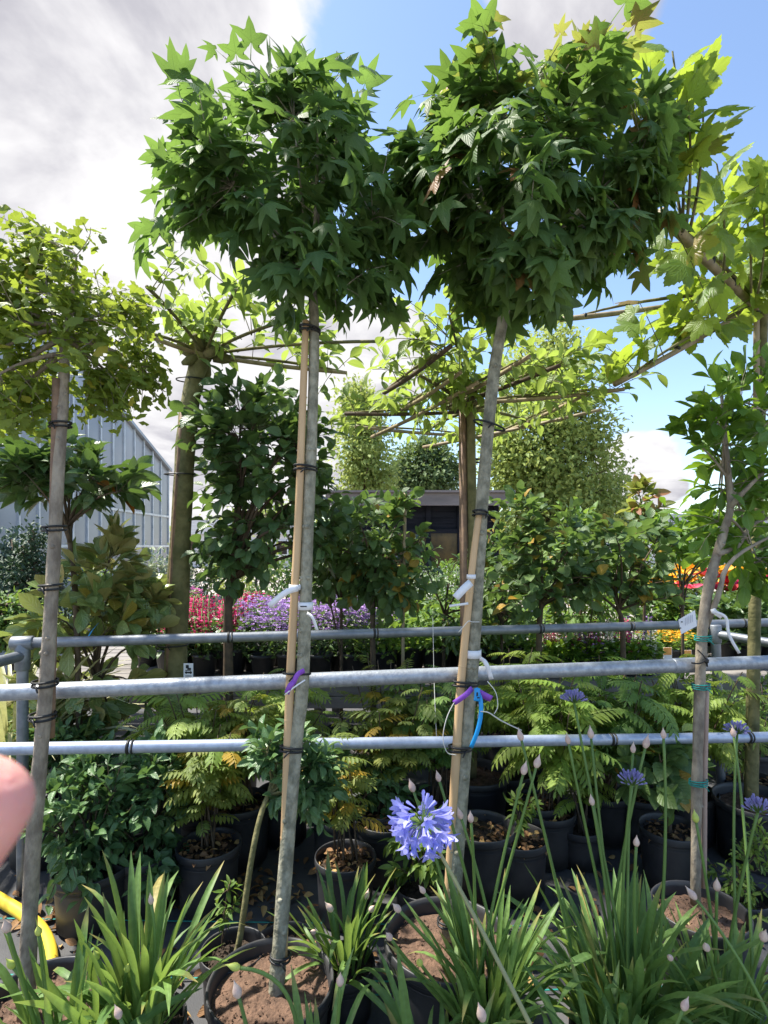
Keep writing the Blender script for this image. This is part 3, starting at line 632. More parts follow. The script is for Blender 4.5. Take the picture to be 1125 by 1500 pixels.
# --- sweetgum with dark green crown over the purple ribbon
YA = on_rail(pA0, pA1, 443).y - .047
def sweetgum(label, tp, tr, sp, sr, pc, pr, ph, ells, nl, ntw, k, size, mat, sd, ties, nob, young=None, branch=None):
    rg = np.random.default_rng(sd); b = at(*pc); base = Vector((b.x, b.y, .006))
    t = thing('sweetgum_tree', label, 'tree', base)
    pot(t, base, pr, ph, rg=rg)
    P = path_px(tp, 40); rad = np.interp(np.linspace(0, 1, 40), np.linspace(0, 1, len(tr)), tr) * (1 + rg.normal(size=40) * .025)
    mb = MB().tube(P, rad, 16, noise=.02, rg=rg); knots(mb, P[:34], rad, 16, rg)
    E = px_ells(ells); top = P[-1]; tw = grow(mb, rg, [P[-1], P[-2], P[-3]], tr[-1] * .62, E, nl, ntw, .35, .0024, sides=6)
    part('trunk', mb, M['bark'], t)
    S = path_px(sp, 24); srad = np.linspace(sr[0], sr[1], 24); sb = MB().tube(S, srad, 14)
    for i in (5, 10, 15, 19): sb.tube([S[i] - (S[i + 1] - S[i]) * .06, S[i], S[i] + (S[i + 1] - S[i]) * .06], [srad[i], srad[i] * 1.09, srad[i]], 14, cap=False)
    part('stake', sb, M['bamboo'], t)
    for py, turns in ties:
        i = int(np.argmin([abs(HY - (p[2] - CZ) / p[1] * F - py) for p in P])); j = int(np.argmin(abs(S[:, 2] - P[i][2]))); d = S[j] - P[i]; d[2] = 0; w = np.linalg.norm(d)
        far = w > .1
        if far: d = d / w * .012; w = .012
        tie_ring(t, P[i] if far else (P[i] + S[j]) / 2, d if w > 1e-4 else (1, 0, 0), w / 2 + max(rad[i], srad[j]) + .003, max(rad[i], srad[j]) + .003, .0036, turns, axis=tuple(P[i + 1] - P[i]) if i < 39 else (0, 0, 1))
    ctr = np.mean([np.array(tuple(e[0])) for e in E], 0) + np.array([0, 0, -.1])
    A = leaf_frames(tw, ctr, rg, k, size, .2, .75, .35, .5, -.55, .75, .65, .42, smin=.52)
    if young:
        z0 = young; yi = [i for i in range(len(A)) if A[i, 2, 3] > z0 + rg.normal() * .06]; ys_ = set(yi); Y_ = A[yi]; A = A[[i for i in range(len(A)) if i not in ys_]]
        put_leaves(t, 'young_crown', 'young_leaf', STAR, Y_, M['gumyoung'], 90, 16, 1.4)
    put_leaves(t, 'crown', 'leaf', STAR, A, M[mat], nob, 15, 1.4)
    return t, P, S
gum1, P1, S1 = sweetgum('sweetgum tree with open green crown, its stem wearing a purple ribbon only', [(403, 1478, YA - .07), (410, 1380, YA - .06), (432, 1100, YA - .01), (443, 1000, YA), (450, 800, YA + .01), (458, 600, YA + .03), (460, 470, YA + .05), (455, 400, YA + .06)],
    [.0255, .0225, .0215, .0205, .019, .0172, .0158, .013], [(413, 1405, YA - .062), (419, 1200, YA - .03), (425, 1000, YA - .004), (437, 760, YA), (448, 470, YA + .03)], [.0165, .0108], (397, 1445, YA - .07), .188, .25,
    [(385, 228, YA + .08, 145, 102, .34), (290, 285, YA + .08, 85, 80, .26), (300, 185, YA + .08, 72, 70, .28), (480, 175, YA + .08, 62, 70, .26), (480, 270, YA + .06, 120, 130, .33), (440, 370, YA + .06, 130, 75, .3), (250, 325, YA, 55, 24, .12), (545, 300, YA + .05, 55, 95, .25), (410, 165, YA + .1, 100, 38, .28), (480, 415, YA + .04, 95, 48, .26), (560, 390, YA + .04, 50, 62, .22), (215, 335, YA, 32, 16, .06)],
    16, 255, 5, .076, 'gum1', 21, [(1400, 2), (1120, 2), (1003, 1), (702, 2), (505, 2)], 300)
YB = on_rail(pA0, pA1, 690).y - .05
gum2, P2, S2 = sweetgum('sweetgum tree with dense dark crown and bright blue strap on its stem', [(660, 1372, YB - .02), (668, 1250, YB - .02), (681, 1080, YB), (690, 985, YB), (697, 880, YB + .01), (706, 740, YB + .02), (722, 560, YB + .03), (738, 460, YB + .04), (745, 400, YB + .05)],
    [.0285, .0265, .0255, .0245, .0235, .0215, .0195, .0175, .015], [(655, 1350, YB - .03), (671, 1060, YB - .02), (680, 950, YB - .015), (693, 820, YB - .01), (702, 752, YB)], [.0155, .010], (655, 1395, YB - .02), .205, .285,
    [(770, 200, YB + .02, 160, 100, .40), (690, 300, YB - .02, 115, 120, .40), (875, 285, YB + .02, 115, 120, .36), (915, 200, YB + .02, 55, 80, .28), (835, 135, YB + .02, 85, 38, .3), (685, 150, YB, 62, 48, .28), (780, 400, YB - .02, 145, 50, .36), (615, 260, YB, 60, 110, .3), (790, 290, YB - .25, 120, 120, .22)],
    18, 340, 6, .080, 'gum2', 22, [(1350, 2), (1118, 2), (1003, 2), (752, 2), (490, 1)], 300, young=at(780, 140, YB).z)
# --- ginkgo
rg = np.random.default_rng(31); b = at(62, 1452, 1.58); b.z = .006
gk = thing('ginkgo_tree', 'ginkgo tree with yellow green fan leaves tied to a brown stake', 'tree', b)
pot(gk, b, .165, .27, rg=rg)
P = path_px([(38, 1490, 1.56), (48, 1250, 1.57), (64, 1050, 1.575), (74, 900, 1.58), (84, 720, 1.60), (93, 570, 1.62), (95, 480, 1.63)], 40); rad = np.interp(np.linspace(0, 1, 40), [0, .5, 1], [.022, .0178, .0135]) * (1 + rg.normal(size=40) * .03)
mb = MB().tube(P, rad, 16, noise=.02, rg=rg); knots(mb, P[:34], rad, 12, rg)
E = px_ells([(95, 430, 1.68, 130, 85, .32), (20, 480, 1.66, 90, 130, .3), (160, 520, 1.68, 85, 75, .26), (55, 375, 1.7, 75, 42, .24), (25, 600, 1.66, 75, 45, .2), (195, 570, 1.7, 48, 50, .15), (130, 590, 1.7, 60, 35, .2)])
tw = grow(mb, rg, [P[-1], P[-2], P[-4]], .009, E, 16, 300, .2, .0018); part('trunk', mb, M['bark2'], gk)
S = path_px([(72, 1080, 1.605), (76, 900, 1.60), (80, 720, 1.605), (83, 555, 1.61)], 14); part('stake', MB().tube(S, np.linspace(.015, .012, 14), 10), M['stake_brown'], gk)
for py in (615, 780, 1012, 870, 1060):
    i = int(np.argmin([abs(HY - (p[2] - CZ) / p[1] * F - py) for p in P])); tie_ring(gk, P[i] + np.array([-.008, .008, 0]), (1, -.4, 0), rad[i] + .016, rad[i] + .012, .0033, 2)
ctr = np.array(tuple(at(80, 500, 1.68)))
put_leaves(gk, 'crown', 'leaf', FAN, leaf_frames(tw, ctr, rg, 10, .0255, .1, .4, .3, .8, -.25, .8, .35, .5), M['ginkgo'], 300, 13, 1.4)
# --- star magnolia by the grey tag
rg = np.random.default_rng(41); YM = on_rail(pA0, pA1, 1025).y - .05; b = at(1025, 1325, YM); b.z = .006
sm = thing('magnolia_tree', 'young magnolia with forked bark stem and bright leaves beside the grey tag', 'tree', b)
pot(sm, b, .16, .27, rg=rg)
P = path_px([(1019, 1325, YM), (1021, 1150, YM), (1026, 985, YM), (1030, 915, YM), (1040, 850, YM + .02), (1060, 780, YM + .04), (1070, 735, YM + .05), (1062, 640, YM + .06), (1056, 565, YM + .06)], 40); rad = np.interp(np.linspace(0, 1, 40), [0, .5, .62, 1], [.0175, .0185, .0145, .005]) * (1 + rg.normal(size=40) * .04)
mb = MB().tube(P, rad, 14, noise=.04, rg=rg); knots(mb, P[:26], rad, 12, rg)
for br in ([(1035, 915, YM), (1053, 870, YM - .02), (1062, 835, YM - .02), (1085, 810, YM), (1130, 785, YM)], [(1050, 812, YM + .02), (1080, 800, YM + .05), (1100, 770, YM + .1), (1135, 755, YM + .1)], [(1068, 745, YM + .05), (1090, 720, YM), (1120, 690, YM)]):
    mb.tube(path_px(br, 10), np.linspace(.011, .005, 10), 8)
E = px_ells([(1055, 640, YM + .05, 50, 105, .14), (1105, 660, YM + .08, 55, 150, .2), (1040, 770, YM + .1, 60, 60, .16), (1115, 830, YM + .12, 50, 50, .15), (1015, 610, YM + .02, 26, 45, .06)])
tw = grow(mb, rg, [P[27], P[31], P[34], P[37]], .006, E, 9, 105, .5, .002); part('trunk', mb, M['bark2'], sm)
part('stake', MB().tube(path_px([(1031, 1300, YM + .01), (1032, 1150, YM + .012), (1035, 1000, YM + .015)], 8), .0095, 10), surf('pink_cane', (.45, .32, .26), (.36, .26, .21), 12, .6), sm)
for py in (938, 1012, 1160):
    i = int(np.argmin([abs(HY - (p[2] - CZ) / p[1] * F - py) for p in P])); tie_ring(sm, P[i] + np.array([.004, 0, 0]), (1, 0, 0), rad[i] + .012, rad[i] + .004, .0022, 3, 'teal', 'twine')
put_leaves(sm, 'crown', 'leaf', OBOV, leaf_frames(tw, (at(1075, 720, YM)), rg, 6, .088, .2, .35, .6, .6, .15, .8, .2, .35), M['star'], 300, 13)
# ------------------------------------------------------------------ roof-trained trees on canes
def cane(t, a, b, r=.011, mat='bamboo_old', name='cane'):
    a, b = Vector(a), Vector(b); return part(name, MB().tube([a + (b - a) * s + Vector((0, 0, -.01 * math.sin(s * 3.1))) for s in np.linspace(0, 1, 8)], np.linspace(r, r * .8, 8), 9), M[mat], t)
def short_twigs(mb, rg, lines, n, ln, up=.5, r=.0025):
    tw = []
    for _ in range(n):
        a, b = lines[rg.integers(len(lines))]; p = np.array(tuple(a)) + (np.array(tuple(b)) - np.array(tuple(a))) * rg.random()
        d = unit(rg.normal(size=3) * [1, 1, .4] + np.array([0, 0, up])) * ln * rg.uniform(.5, 1.2); c = bez(p, p + d * .5 + np.array([0, 0, .03]), p + d, 5); mb.tube(c, np.linspace(r, r * .5, 5), 3, cap=False); tw.append(c)
    return tw
rg = np.random.default_rng(51); hub = at(690, 600, 3.05); b = Vector((hub.x + .02, 3.1, .006))
um = thing('umbrella_tree', 'flat umbrella trained tree with lime leaves on a cane frame over the shed', 'tree', b)
pot(um, b, .2, .3, rg=rg)
P = spl([(b.x - .01, 3.1, .26), (hub.x + .015, 3.08, 1.2), hub + Vector((0, 0, -.1)), hub + Vector((0, 0, .05))], 24); mb = MB().tube(P, np.linspace(.03, .022, 24), 12, noise=.03, rg=rg)
L = [(at(563, 575, 2.73), at(660, 507, 2.1)), (at(588, 600, 3.07), at(675, 545, 2.41)), (at(650, 592, 2.96), at(775, 522, 2.21)), (at(653, 595, 3.0), at(820, 535, 2.32)), (at(690, 590, 2.93), at(915, 570, 2.67)), (at(715, 642, 3.9), at(850, 582, 2.82)), (at(505, 606, 3.15), at(700, 602, 3.08)), (at(520, 625, 3.5), at(720, 640, 3.8)), (hub, at(658, 462, 2.0))]
for a, c in L[:-1] + [(at(545, 640, 3.6), at(700, 560, 2.5)), (at(620, 655, 4.0), at(880, 600, 3.1))]:
    cane(um, a, c, .0115, 'twig' if rnd.random() < .5 else 'bamboo_old')
for a, c in L:
    mid = (a + c) / 2; mb.tube(bez(hub, hub + (mid - hub) * .5 + Vector((0, 0, .03)), mid, 7), np.linspace(.013, .006, 7), 6); mb.tube(bez(a, mid + Vector((0, 0, .03)), c, 8), np.linspace(.008, .004, 8), 5)
tw = short_twigs(mb, rg, L, 185, .24, .38); part('trunk', mb, M['bark3'], um)
for dx in (-.045,): part('support_pole', MB().tube([(b.x + dx, 3.09, .1), (hub.x + dx, 3.06, hub.z)], .022, 10), M['stake_brown'], um)
tie_ring(um, (b.x - .02, 3.09, 2.02), (1, 0, 0), .052, .03, .005, 2); tie_ring(um, (b.x - .02, 3.09, 1.4), (1, 0, 0), .052, .03, .005, 1)
put_leaves(um, 'crown', 'leaf', OV, leaf_frames(tw, hub, rg, 6, .074, .25, .5, .3, .7, -.2, .9, .15, .3), M['lime'], 300, 13)
# London plane on the right
rg = np.random.default_rng(61); hub = at(1110, 440, 2.73); b = Vector((hub.x + .02, 2.76, .006))
pl = thing('plane_tree', 'roof trained plane tree with large lobed leaves on thick bamboo canes', 'tree', b)
pot(pl, b, .2, .3, rg=rg)
P = spl([(b.x - .02, 2.78, .26), (b.x, 2.78, 1.3), hub + Vector((.03, 0, .1))], 20); mb = MB().tube(P, np.linspace(.032, .022, 20), 12, noise=.03, rg=rg)
for a, c, r in ((at(968, 312, 2.05), at(1105, 448, 2.72), .021), (at(820, 468, 2.80), at(1075, 432, 2.7), .0135), (at(900, 563, 2.6), at(1100, 450, 2.72), .014), (at(1100, 445, 2.7), at(1190, 330, 2.4), .016), (at(1108, 640, 2.74), at(1108, 380, 2.72), .016)): 
    cn = cane(pl, a, c, r)
    for s in (.15, .45, .7): q = a + (c - a) * s; collar(q, c - a, r * 1.12, .012, 'tie', pl, 'tie')
L = [(at(975, 318, 2.05), at(1105, 440, 2.7)), (at(850, 462, 2.8), at(1075, 430, 2.7)), (at(920, 552, 2.6), at(1100, 450, 2.72)), (at(1105, 445, 2.7), at(1180, 330, 2.4))]
for a, c in L: mb.tube(bez(c, (a + c) / 2 + Vector((0, 0, .05)), a, 8), np.linspace(.011, .005, 8), 6)
tw = short_twigs(mb, rg, [L[0], L[2], L[3], L[3]], 34, .3, .6, .003)
for a, c in ((at(1000, 330, 2.0), at(985, 75, 1.85)), (at(1010, 340, 2.0), at(1030, 150, 1.85)), (at(1005, 335, 2.0), at(1005, 130, 1.8)), (at(1060, 400, 2.3), at(1050, 240, 2.1)), (at(1100, 430, 2.5), at(1085, 265, 2.35)), (at(1110, 430, 2.5), at(1118, 300, 2.3)), (at(1000, 340, 2.02), at(950, 120, 2.0))):
    c_ = bez(a, (a + c) / 2 + Vector((.03, 0, 0)), c, 7); mb.tube(c_, np.linspace(.006, .003, 7), 5); tw.append(c_[2:])
part('trunk', mb, M['bark3'], pl)
A = leaf_frames(tw, at(1060, 420, 2.6), rg, 6, .118, .1, .5, .3, .6, -.15, .6, .6, .45, smin=.55)
put_leaves(pl, 'crown', 'leaf', PLANE, A, M['plane'], 300, 10)
# knobbly umbrella tree on the left
rg = np.random.default_rng(71); Yk = 3.25; hub = at(300, 520, Yk); b = at(258, 1000, Yk); b.z = .006
kn = thing('pollard_tree', 'thick mossy trunk with knobbly cut head and sparse roof of pale leaves', 'tree', b)
pot(kn, b, .22, .3, rg=rg)
P = spl([(b.x, Yk, .26), at(258, 950, Yk), at(266, 760, Yk), at(275, 620, Yk), at(288, 545, Yk), at(302, 505, Yk)], 30); rad = np.interp(np.linspace(0, 1, 30), [0, .8, .92, 1], [.068, .05, .06, .075]) * (1 + rg.normal(size=30) * .03)
mb = MB().tube(P, rad, 14, noise=.05, rg=rg)
for i in range(14):
    d = unit(rg.normal(size=3) + np.array([0, 0, .3])); p = np.array(tuple(hub)) + d * .05; mb.tube([p, p + d * .06, p + d * .10], [.03, .028, .012], 7)
L = [(at(205, 486, 3.0), hub), (hub, at(508, 546, 3.5)), (hub, at(420, 470, 2.9)), (hub, at(345, 425, 2.6)), (at(215, 420, 2.5), hub), (hub, at(560, 500, 3.0))]
for a, c in L[:2]: cane(kn, a, c, .014)
for a, c in L: mb.tube(bez(a, (a + c) / 2 + Vector((0, 0, .04)), c, 8), .009, 6)
tw = short_twigs(mb, rg, L, 52, .28, .9, .0028); part('trunk', mb, M['bark3'], kn)
part('stake', MB().tube(path_px([(247, 1000, Yk - .04), (255, 800, Yk - .04), (268, 600, Yk - .04)], 10), np.linspace(.020, .016, 10), 9), M['stake_brown'], kn)
for py in (930, 700, 560):
    i = int(np.argmin([abs(HY - (p[2] - CZ) / p[1] * F - py) for p in P])); tie_ring(kn, P[i] + np.array([-.02, -.01, 0]), (1, 0, 0), rad[i] + .03, rad[i] + .012, .004, 1)
put_leaves(kn, 'crown', 'leaf', OV, leaf_frames(tw, hub, rg, 6, .105, .25, .5, .4, .6, -.3, .8, .2, .35), M['lime'], 250, 13)

# ------------------------------------------------------------------ bushy standards and shrubs in pots
def bush(name, label, trunk, r, ells, nl, ntw, k, size, tpl, mat, sd, nob=120, bark='twig', potr=.15, poth=.26, up=.4, lf=None, cat='tree', litter=0, cell=13, fork=None, soil='soil_dark', stake=None):
    rg = np.random.default_rng(sd); Y = trunk[0][2]; b = at(*trunk[0]); b.z = .006; t = thing(name, label, cat, b)
    if potr: pot(t, b, potr, poth, soil=soil, litter=litter, rg=rg)
    pts = [at(*p) for p in trunk]; pts[0] = Vector((b.x, b.y, poth * .75 if potr else 0)); P = spl(pts, 18); mb = MB().tube(P, np.linspace(r, r * .65, 18) * (1 + rg.normal(size=18) * .04), 9, noise=.03, rg=rg)
    E = px_ells(ells); tops = [P[-1], P[-2], P[-3]] if not fork else [P[int(f * 17)] for f in fork]
    tw = grow(mb, rg, tops, r * .5, E, nl, ntw, up, .0022); part('trunk', mb, M[bark], t)
    if stake: part('stake', MB().tube(path_px(stake, 8), .011, 8), M['bamboo_old'], t)
    ctr = np.mean([np.array(tuple(e[0])) for e in E], 0)
    kw = dict(t0=.15, out=.5, tang=.5, rad=.65, dz=-.05, nup=.8, nout=.3, nr=.4); kw.update(lf or {})
    put_leaves(t, 'crown', 'leaf', tpl, leaf_frames(tw, ctr, rg, k, size, **kw), M[mat], nob, cell)
    return t
bush('bushy_tree', 'bushy dark green tree on a short forked stem behind the purple ribbon tree', [(335, 1000, 3.3), (334, 900, 3.3), (338, 845, 3.3)], .032, [(385, 690, 3.35, 105, 160, .4), (440, 640, 3.4, 65, 100, .3), (345, 800, 3.3, 62, 70, .3), (318, 620, 3.15, 52, 80, .25), (470, 760, 3.4, 40, 110, .3)], 16, 300, 6, .088, ROUND, 'shrub', 81, 300, 'twig', .18)
bush('fruit_tree', 'loose leafy young tree on a cane in front of the shed', [(548, 1000, 3.6), (546, 900, 3.6), (548, 840, 3.6)], .02, [(550, 800, 3.6, 85, 85, .35), (590, 865, 3.6, 55, 55, .3), (525, 845, 3.6, 45, 50, .3), (575, 745, 3.6, 40, 40, .2)], 12, 140, 6, .082, ROUND, 'apple', 82, 200, 'twig', .16, stake=[(590, 1000, 3.6), (591, 860, 3.6), (594, 715, 3.6)])
bush('fruit_tree', 'leafy young fruit tree with thin stem right of the blue strap tree', [(790, 985, 3.4), (790, 930, 3.4), (794, 880, 3.4)], .022, [(785, 790, 3.4, 85, 90, .3), (745, 850, 3.4, 50, 55, .28), (838, 845, 3.4, 55, 45, .28)], 12, 115, 6, .075, ROUND, 'apple', 83, 200, 'twig', .16)
bush('fruit_tree', 'round headed young fruit tree with amber young leaves next to the magnolia', [(914, 985, 3.5), (912, 930, 3.5), (905, 890, 3.5)], .019, [(905, 800, 3.5, 85, 75, .3), (945, 845, 3.5, 55, 42, .25), (865, 845, 3.5, 45, 45, .25)], 12, 115, 6, .08, ROUND, 'apple', 84, 200, 'twig', .16)
bush('red_tipped_shrub', 'slender shrub with coppery new shoots above the fruit trees', [(942, 1000, 4.2), (944, 860, 4.2), (942, 760, 4.2)], .012, [(942, 760, 4.2, 30, 45, .15), (935, 715, 4.2, 10, 25, .06)], 5, 26, 6, .1, OV, 'gumyoung', 85, 60, 'twig', .14, up=.8, cat='shrub', lf=dict(dz=.35))
bush('olive_shrub', 'grey green airy shrub behind the stem with the blue strap', [(650, 1000, 4.0), (650, 930, 4.0), (652, 900, 4.0)], .015, [(645, 850, 4.0, 55, 75, .3), (720, 860, 4.1, 45, 75, .3), (690, 930, 4.0, 70, 40, .3)], 12, 95, 7, .065, LANCE, 'shrub', 86, 120, 'twig', .15, cat='shrub')
bush('laurel_magnolia', 'evergreen magnolia with glossy leaves and bronze undersides by the tube corner', [(140, 1100, 3.05), (140, 1040, 3.05), (142, 1000, 3.05)], .02, [(150, 880, 3.05, 80, 75, .28), (75, 930, 3.05, 55, 50, .25), (200, 900, 3.05, 45, 55, .2), (120, 1030, 3.05, 110, 55, .28), (168, 810, 3.05, 30, 35, .1), (55, 1050, 3.0, 55, 40, .2)], 18, 130, 6, .155, OBOV, 'mag', 87, 250, 'twig', .18, up=.7, lf=dict(t0=.5, dz=.1, tang=.6, rad=.8, nr=.5, nout=.6), cat='shrub', cell=12)
bush('evergreen_standard', 'dark evergreen standard with a few orange leaves behind the ginkgo stem', [(118, 1050, 2.9), (112, 900, 2.9), (100, 770, 2.9)], .018, [(60, 690, 2.9, 95, 58, .3), (160, 705, 2.9, 52, 45, .25)], 12, 85, 7, .115, OV, 'mag2', 88, 200, 'twig', .17, lf=dict(t0=.45, dz=-.1, tang=.6), cell=12)
bush('airy_shrub', 'airy twiggy shrub filling the gap right of the stake with white tags', [(735, 1000, 3.9), (735, 930, 3.9), (735, 890, 3.9)], .012, [(725, 810, 3.9, 50, 60, .3), (745, 890, 3.9, 60, 50, .3)], 12, 80, 6, .07, OV, 'apple', 181, 60, 'twig', .15, cat='shrub', fork=(.3, .6, .9), up=.6)
bush('airy_shrub', 'airy olive shrub between the two fruit trees behind the thin rail', [(850, 1000, 4.1), (850, 930, 4.1), (850, 880, 4.1)], .012, [(845, 830, 4.1, 60, 60, .3), (850, 900, 4.1, 60, 40, .3), (840, 765, 4.1, 40, 35, .2)], 12, 110, 6, .075, OV, 'frond2', 182, 60, 'twig', .15, cat='shrub', fork=(.3, .6, .9), up=.6)
bush('airy_shrub', 'leafy shrub just behind the forked magnolia stem', [(1000, 1000, 4.0), (1000, 900, 4.0), (1000, 850, 4.0)], .012, [(990, 780, 4.0, 50, 45, .3), (1060, 790, 4.1, 60, 45, .3)], 12, 120, 6, .085, OBOV, 'star', 183, 80, 'twig', .15, cat='shrub', fork=(.5, .7, .9), up=.6)
bush('airy_shrub', 'tall leafy shrub between the bushy tree and the shed', [(500, 1000, 3.9), (500, 900, 3.9), (500, 850, 3.9)], .013, [(510, 800, 3.9, 60, 80, .3), (480, 835, 3.9, 40, 45, .3), (545, 750, 3.9, 30, 25, .2)], 12, 100, 6, .08, ROUND, 'shrub', 184, 80, 'twig', .15, cat='shrub', fork=(.3, .6, .9), up=.6)
# low shrubs under the rails
low = dict(cat='shrub', up=.5, fork=(.3, .6, .9))
bush('skimmia_shrub', 'low dense dark green shrub beside the yellow hose', [(135, 1330, 2.3), (135, 1290, 2.3), (135, 1260, 2.3)], .014, [(120, 1190, 2.3, 65, 85, .25), (110, 1270, 2.2, 60, 40, .2), (150, 1130, 2.35, 60, 45, .2)], 12, 170, 6, .060, OV, 'holly', 91, 220, potr=.15, poth=.24, lf=dict(dz=.1), **low)
bush('skimmia_shrub', 'dark green glossy shrub between the low shrub and the nandina pot', [(215, 1320, 2.42), (215, 1280, 2.42), (215, 1250, 2.42)], .014, [(215, 1180, 2.42, 55, 75, .25), (230, 1110, 2.45, 45, 40, .2), (240, 1260, 2.35, 40, 40, .18)], 12, 160, 6, .060, OV, 'holly', 92, 220, potr=.15, poth=.24, lf=dict(dz=.1), **low)
bush('holly_shrub', 'dark leaved small standard on a leaning mossy stem behind the front pot', [(342, 1400, 1.86), (352, 1370, 1.86), (368, 1260, 1.9), (383, 1190, 1.95), (400, 1150, 2.0)], .012, [(425, 1120, 2.05, 48, 62, .16), (465, 1150, 2.1, 36, 60, .16), (385, 1090, 2.05, 32, 36, .14)], 10, 150, 6, .052, OV, 'holly', 93, 200, 'bark3', .108, .21, lf=dict(dz=.1), cat='tree', up=.4)
bush('holly_shrub', 'dark leaved shrub right behind the purple ribbon stem', [(500, 1300, 2.75), (500, 1250, 2.75), (500, 1220, 2.75)], .014, [(480, 1150, 2.75, 50, 70, .2), (560, 1140, 2.8, 60, 60, .2)], 10, 120, 6, .062, OV, 'holly', 94, 120, potr=.15, poth=.24, lf=dict(dz=.1), **low)
bush('small_rhododendron', 'small bright leaved shrub under the blue flower head', [(618, 1345, 2.25), (618, 1310, 2.25), (618, 1290, 2.25)], .01, [(612, 1245, 2.25, 45, 45, .13), (640, 1215, 2.25, 25, 25, .1)], 8, 42, 7, .062, LANCE, 'young', 95, 150, potr=.11, poth=.19, lf=dict(t0=.6, dz=-.2), **low)
bush('weedy_pot', 'black pot of dry litter with a small leafy seedling', [(760, 1290, 2.47), (760, 1240, 2.47), (761, 1190, 2.47)], .006, [(762, 1180, 2.47, 22, 30, .06)], 4, 12, 5, .05, LANCE, 'young', 96, 50, potr=.127, poth=.27, litter=60, cat='potted plant', up=.5, fork=(.5, .7, .9))
bush('weedy_pot', 'slim leafy shoot rising from the small pot behind the front pot', [(318, 1400, 1.9), (330, 1330, 1.92), (338, 1290, 1.93)], .003, [(335, 1320, 1.93, 14, 40, .03)], 3, 9, 6, .036, LANCE, 'young', 97, 50, potr=0, poth=0, cat='plant', up=.5, fork=(.3, .6, .9))
bush('rose_shrub', 'broad leaved shrub in a black pot beside the magnolia stem', [(982, 1260, 2.55), (980, 1190, 2.55), (975, 1150, 2.55)], .010, [(950, 1130, 2.55, 45, 45, .15), (985, 1110, 2.6, 35, 40, .14)], 8, 36, 5, .10, ROUND, 'apple', 98, 120, potr=.135, poth=.27, litter=60, lf=dict(dz=-.15), **low)
bush('willow_shrub', 'light green narrow leaved shrub by the braces of the frame', [(1085, 1330, 2.3), (1085, 1290, 2.3), (1085, 1270, 2.3)], .008, [(1085, 1290, 2.3, 50, 55, .15), (1110, 1240, 2.3, 30, 40, .12)], 10, 60, 6, .035, LANCE, 'young', 99, 120, potr=.11, poth=.12, **low)
bush('green_shrub', 'fine leaved green shrub beyond the right brace of the frame', [(1105, 1130, 3.6), (1105, 1080, 3.6), (1105, 1060, 3.6)], .012, [(1095, 1060, 3.6, 50, 55, .25), (1130, 1020, 3.7, 40, 50, .2)], 10, 110, 6, .05, LANCE, 'frond2', 100, 60, potr=.15, poth=.24, **low)
# ------------------------------------------------------------------ plants with feathered fronds
def frond_plant(name, label, c, stems, h, spread, n, size, mat, sd, potr=.14, poth=.26, tpl=FROND, litter=0, extra=0):
    rg = np.random.default_rng(sd); b = at(*c); b.z = .006; t = thing(name, label, 'shrub', b); pot(t, b, potr, poth, soil='soil_dark', litter=litter, rg=rg)
    mb = MB(); P = []; D = []; N = []; S = []
    for s in range(stems):
        a = rg.random() * 6.28; r = spread * rg.random() ** .5; e = np.array([b.x + r * math.cos(a), b.y + r * math.sin(a), h * rg.uniform(.72, 1)]); s0 = np.array([b.x + rg.normal() * .03, b.y + rg.normal() * .03, poth * .8])
        cv = bez(s0, (s0 + e) / 2 + np.array([0, 0, .08]), e, 8); mb.tube(cv, np.linspace(.005, .0025, 8), 5)
        for j in range(n):
            f = .35 + .65 * (j + rg.random() * .5) / n; q = f * 7; i = min(int(q), 6); p = cv[i] + (cv[i + 1] - cv[i]) * (q - i); az = j * 2.4 + s
            o = np.array([math.cos(az), math.sin(az), rg.uniform(.15, .6)]); P.append(p); D.append(o); N.append(np.array([0, 0, 1.]) + rg.normal(size=3) * .2); S.append(size * rg.uniform(.7, 1.15) * (1 - .35 * (f > .93)))
    part('stem', mb, M['twig'], t)
    put_leaves(t, 'foliage', 'frond', tpl, frames(P, D, N, S), M[mat], 70, 12, .8)
    return t
frond_plant('false_spirea', 'lime green ferny shrub behind the rail near the mossy trunk', (305, 1150, 2.75), 12, .93, .30, 10, .25, 'frond', 111)
frond_plant('false_spirea', 'ferny green shrub behind the blue strap stem', (800, 1190, 2.75), 10, .98, .22, 10, .27, 'frond', 112, litter=50)
frond_plant('false_spirea', 'dark ferny shrub between blue strap stem and magnolia', (885, 1180, 2.95), 11, 1.02, .26, 10, .26, 'frond2', 113)
frond_plant('false_spirea', 'ferny green shrub behind the magnolia stem', (1010, 1165, 2.95), 11, 1.0, .26, 10, .26, 'frond', 114)
frond_plant('false_spirea', 'small pale ferny plant low between the right pots', (848, 1215, 2.72), 5, .55, .13, 6, .17, 'frond', 115, .11, .19)
frond_plant('nandina_shrub', 'yellowing bamboo like shrub in black pot full of dry leaves', (306, 1335, 2.4), 9, .74, .11, 10, .16, 'nandina', 116, .136, .275, NFROND, 90)
frond_plant('nandina_shrub', 'fine leaved shrub rising behind the nandina pot', (352, 1290, 2.75), 10, .88, .17, 10, .17, 'nandina', 117, .15, .30, NFROND, 60)
frond_plant('nandina_shrub', 'thin stemmed shrub in litter filled pot next to the purple ribbon stem', (506, 1345, 2.33), 8, .78, .12, 8, .14, 'nandina', 118, .128, .26, NFROND, 90)
frond_plant('nandina_shrub', 'olive green fine leaved shrub behind the low rail between the two front stems', (560, 1290, 2.75), 16, .99, .26, 12, .17, 'nandina', 119, .16, .28, NFROND, 50)
frond_plant('nandina_shrub', 'dense fine leaved shrub low behind the blue strap stem', (640, 1270, 2.85), 14, .92, .24, 12, .17, 'frond2', 120, .16, .28, NFROND)
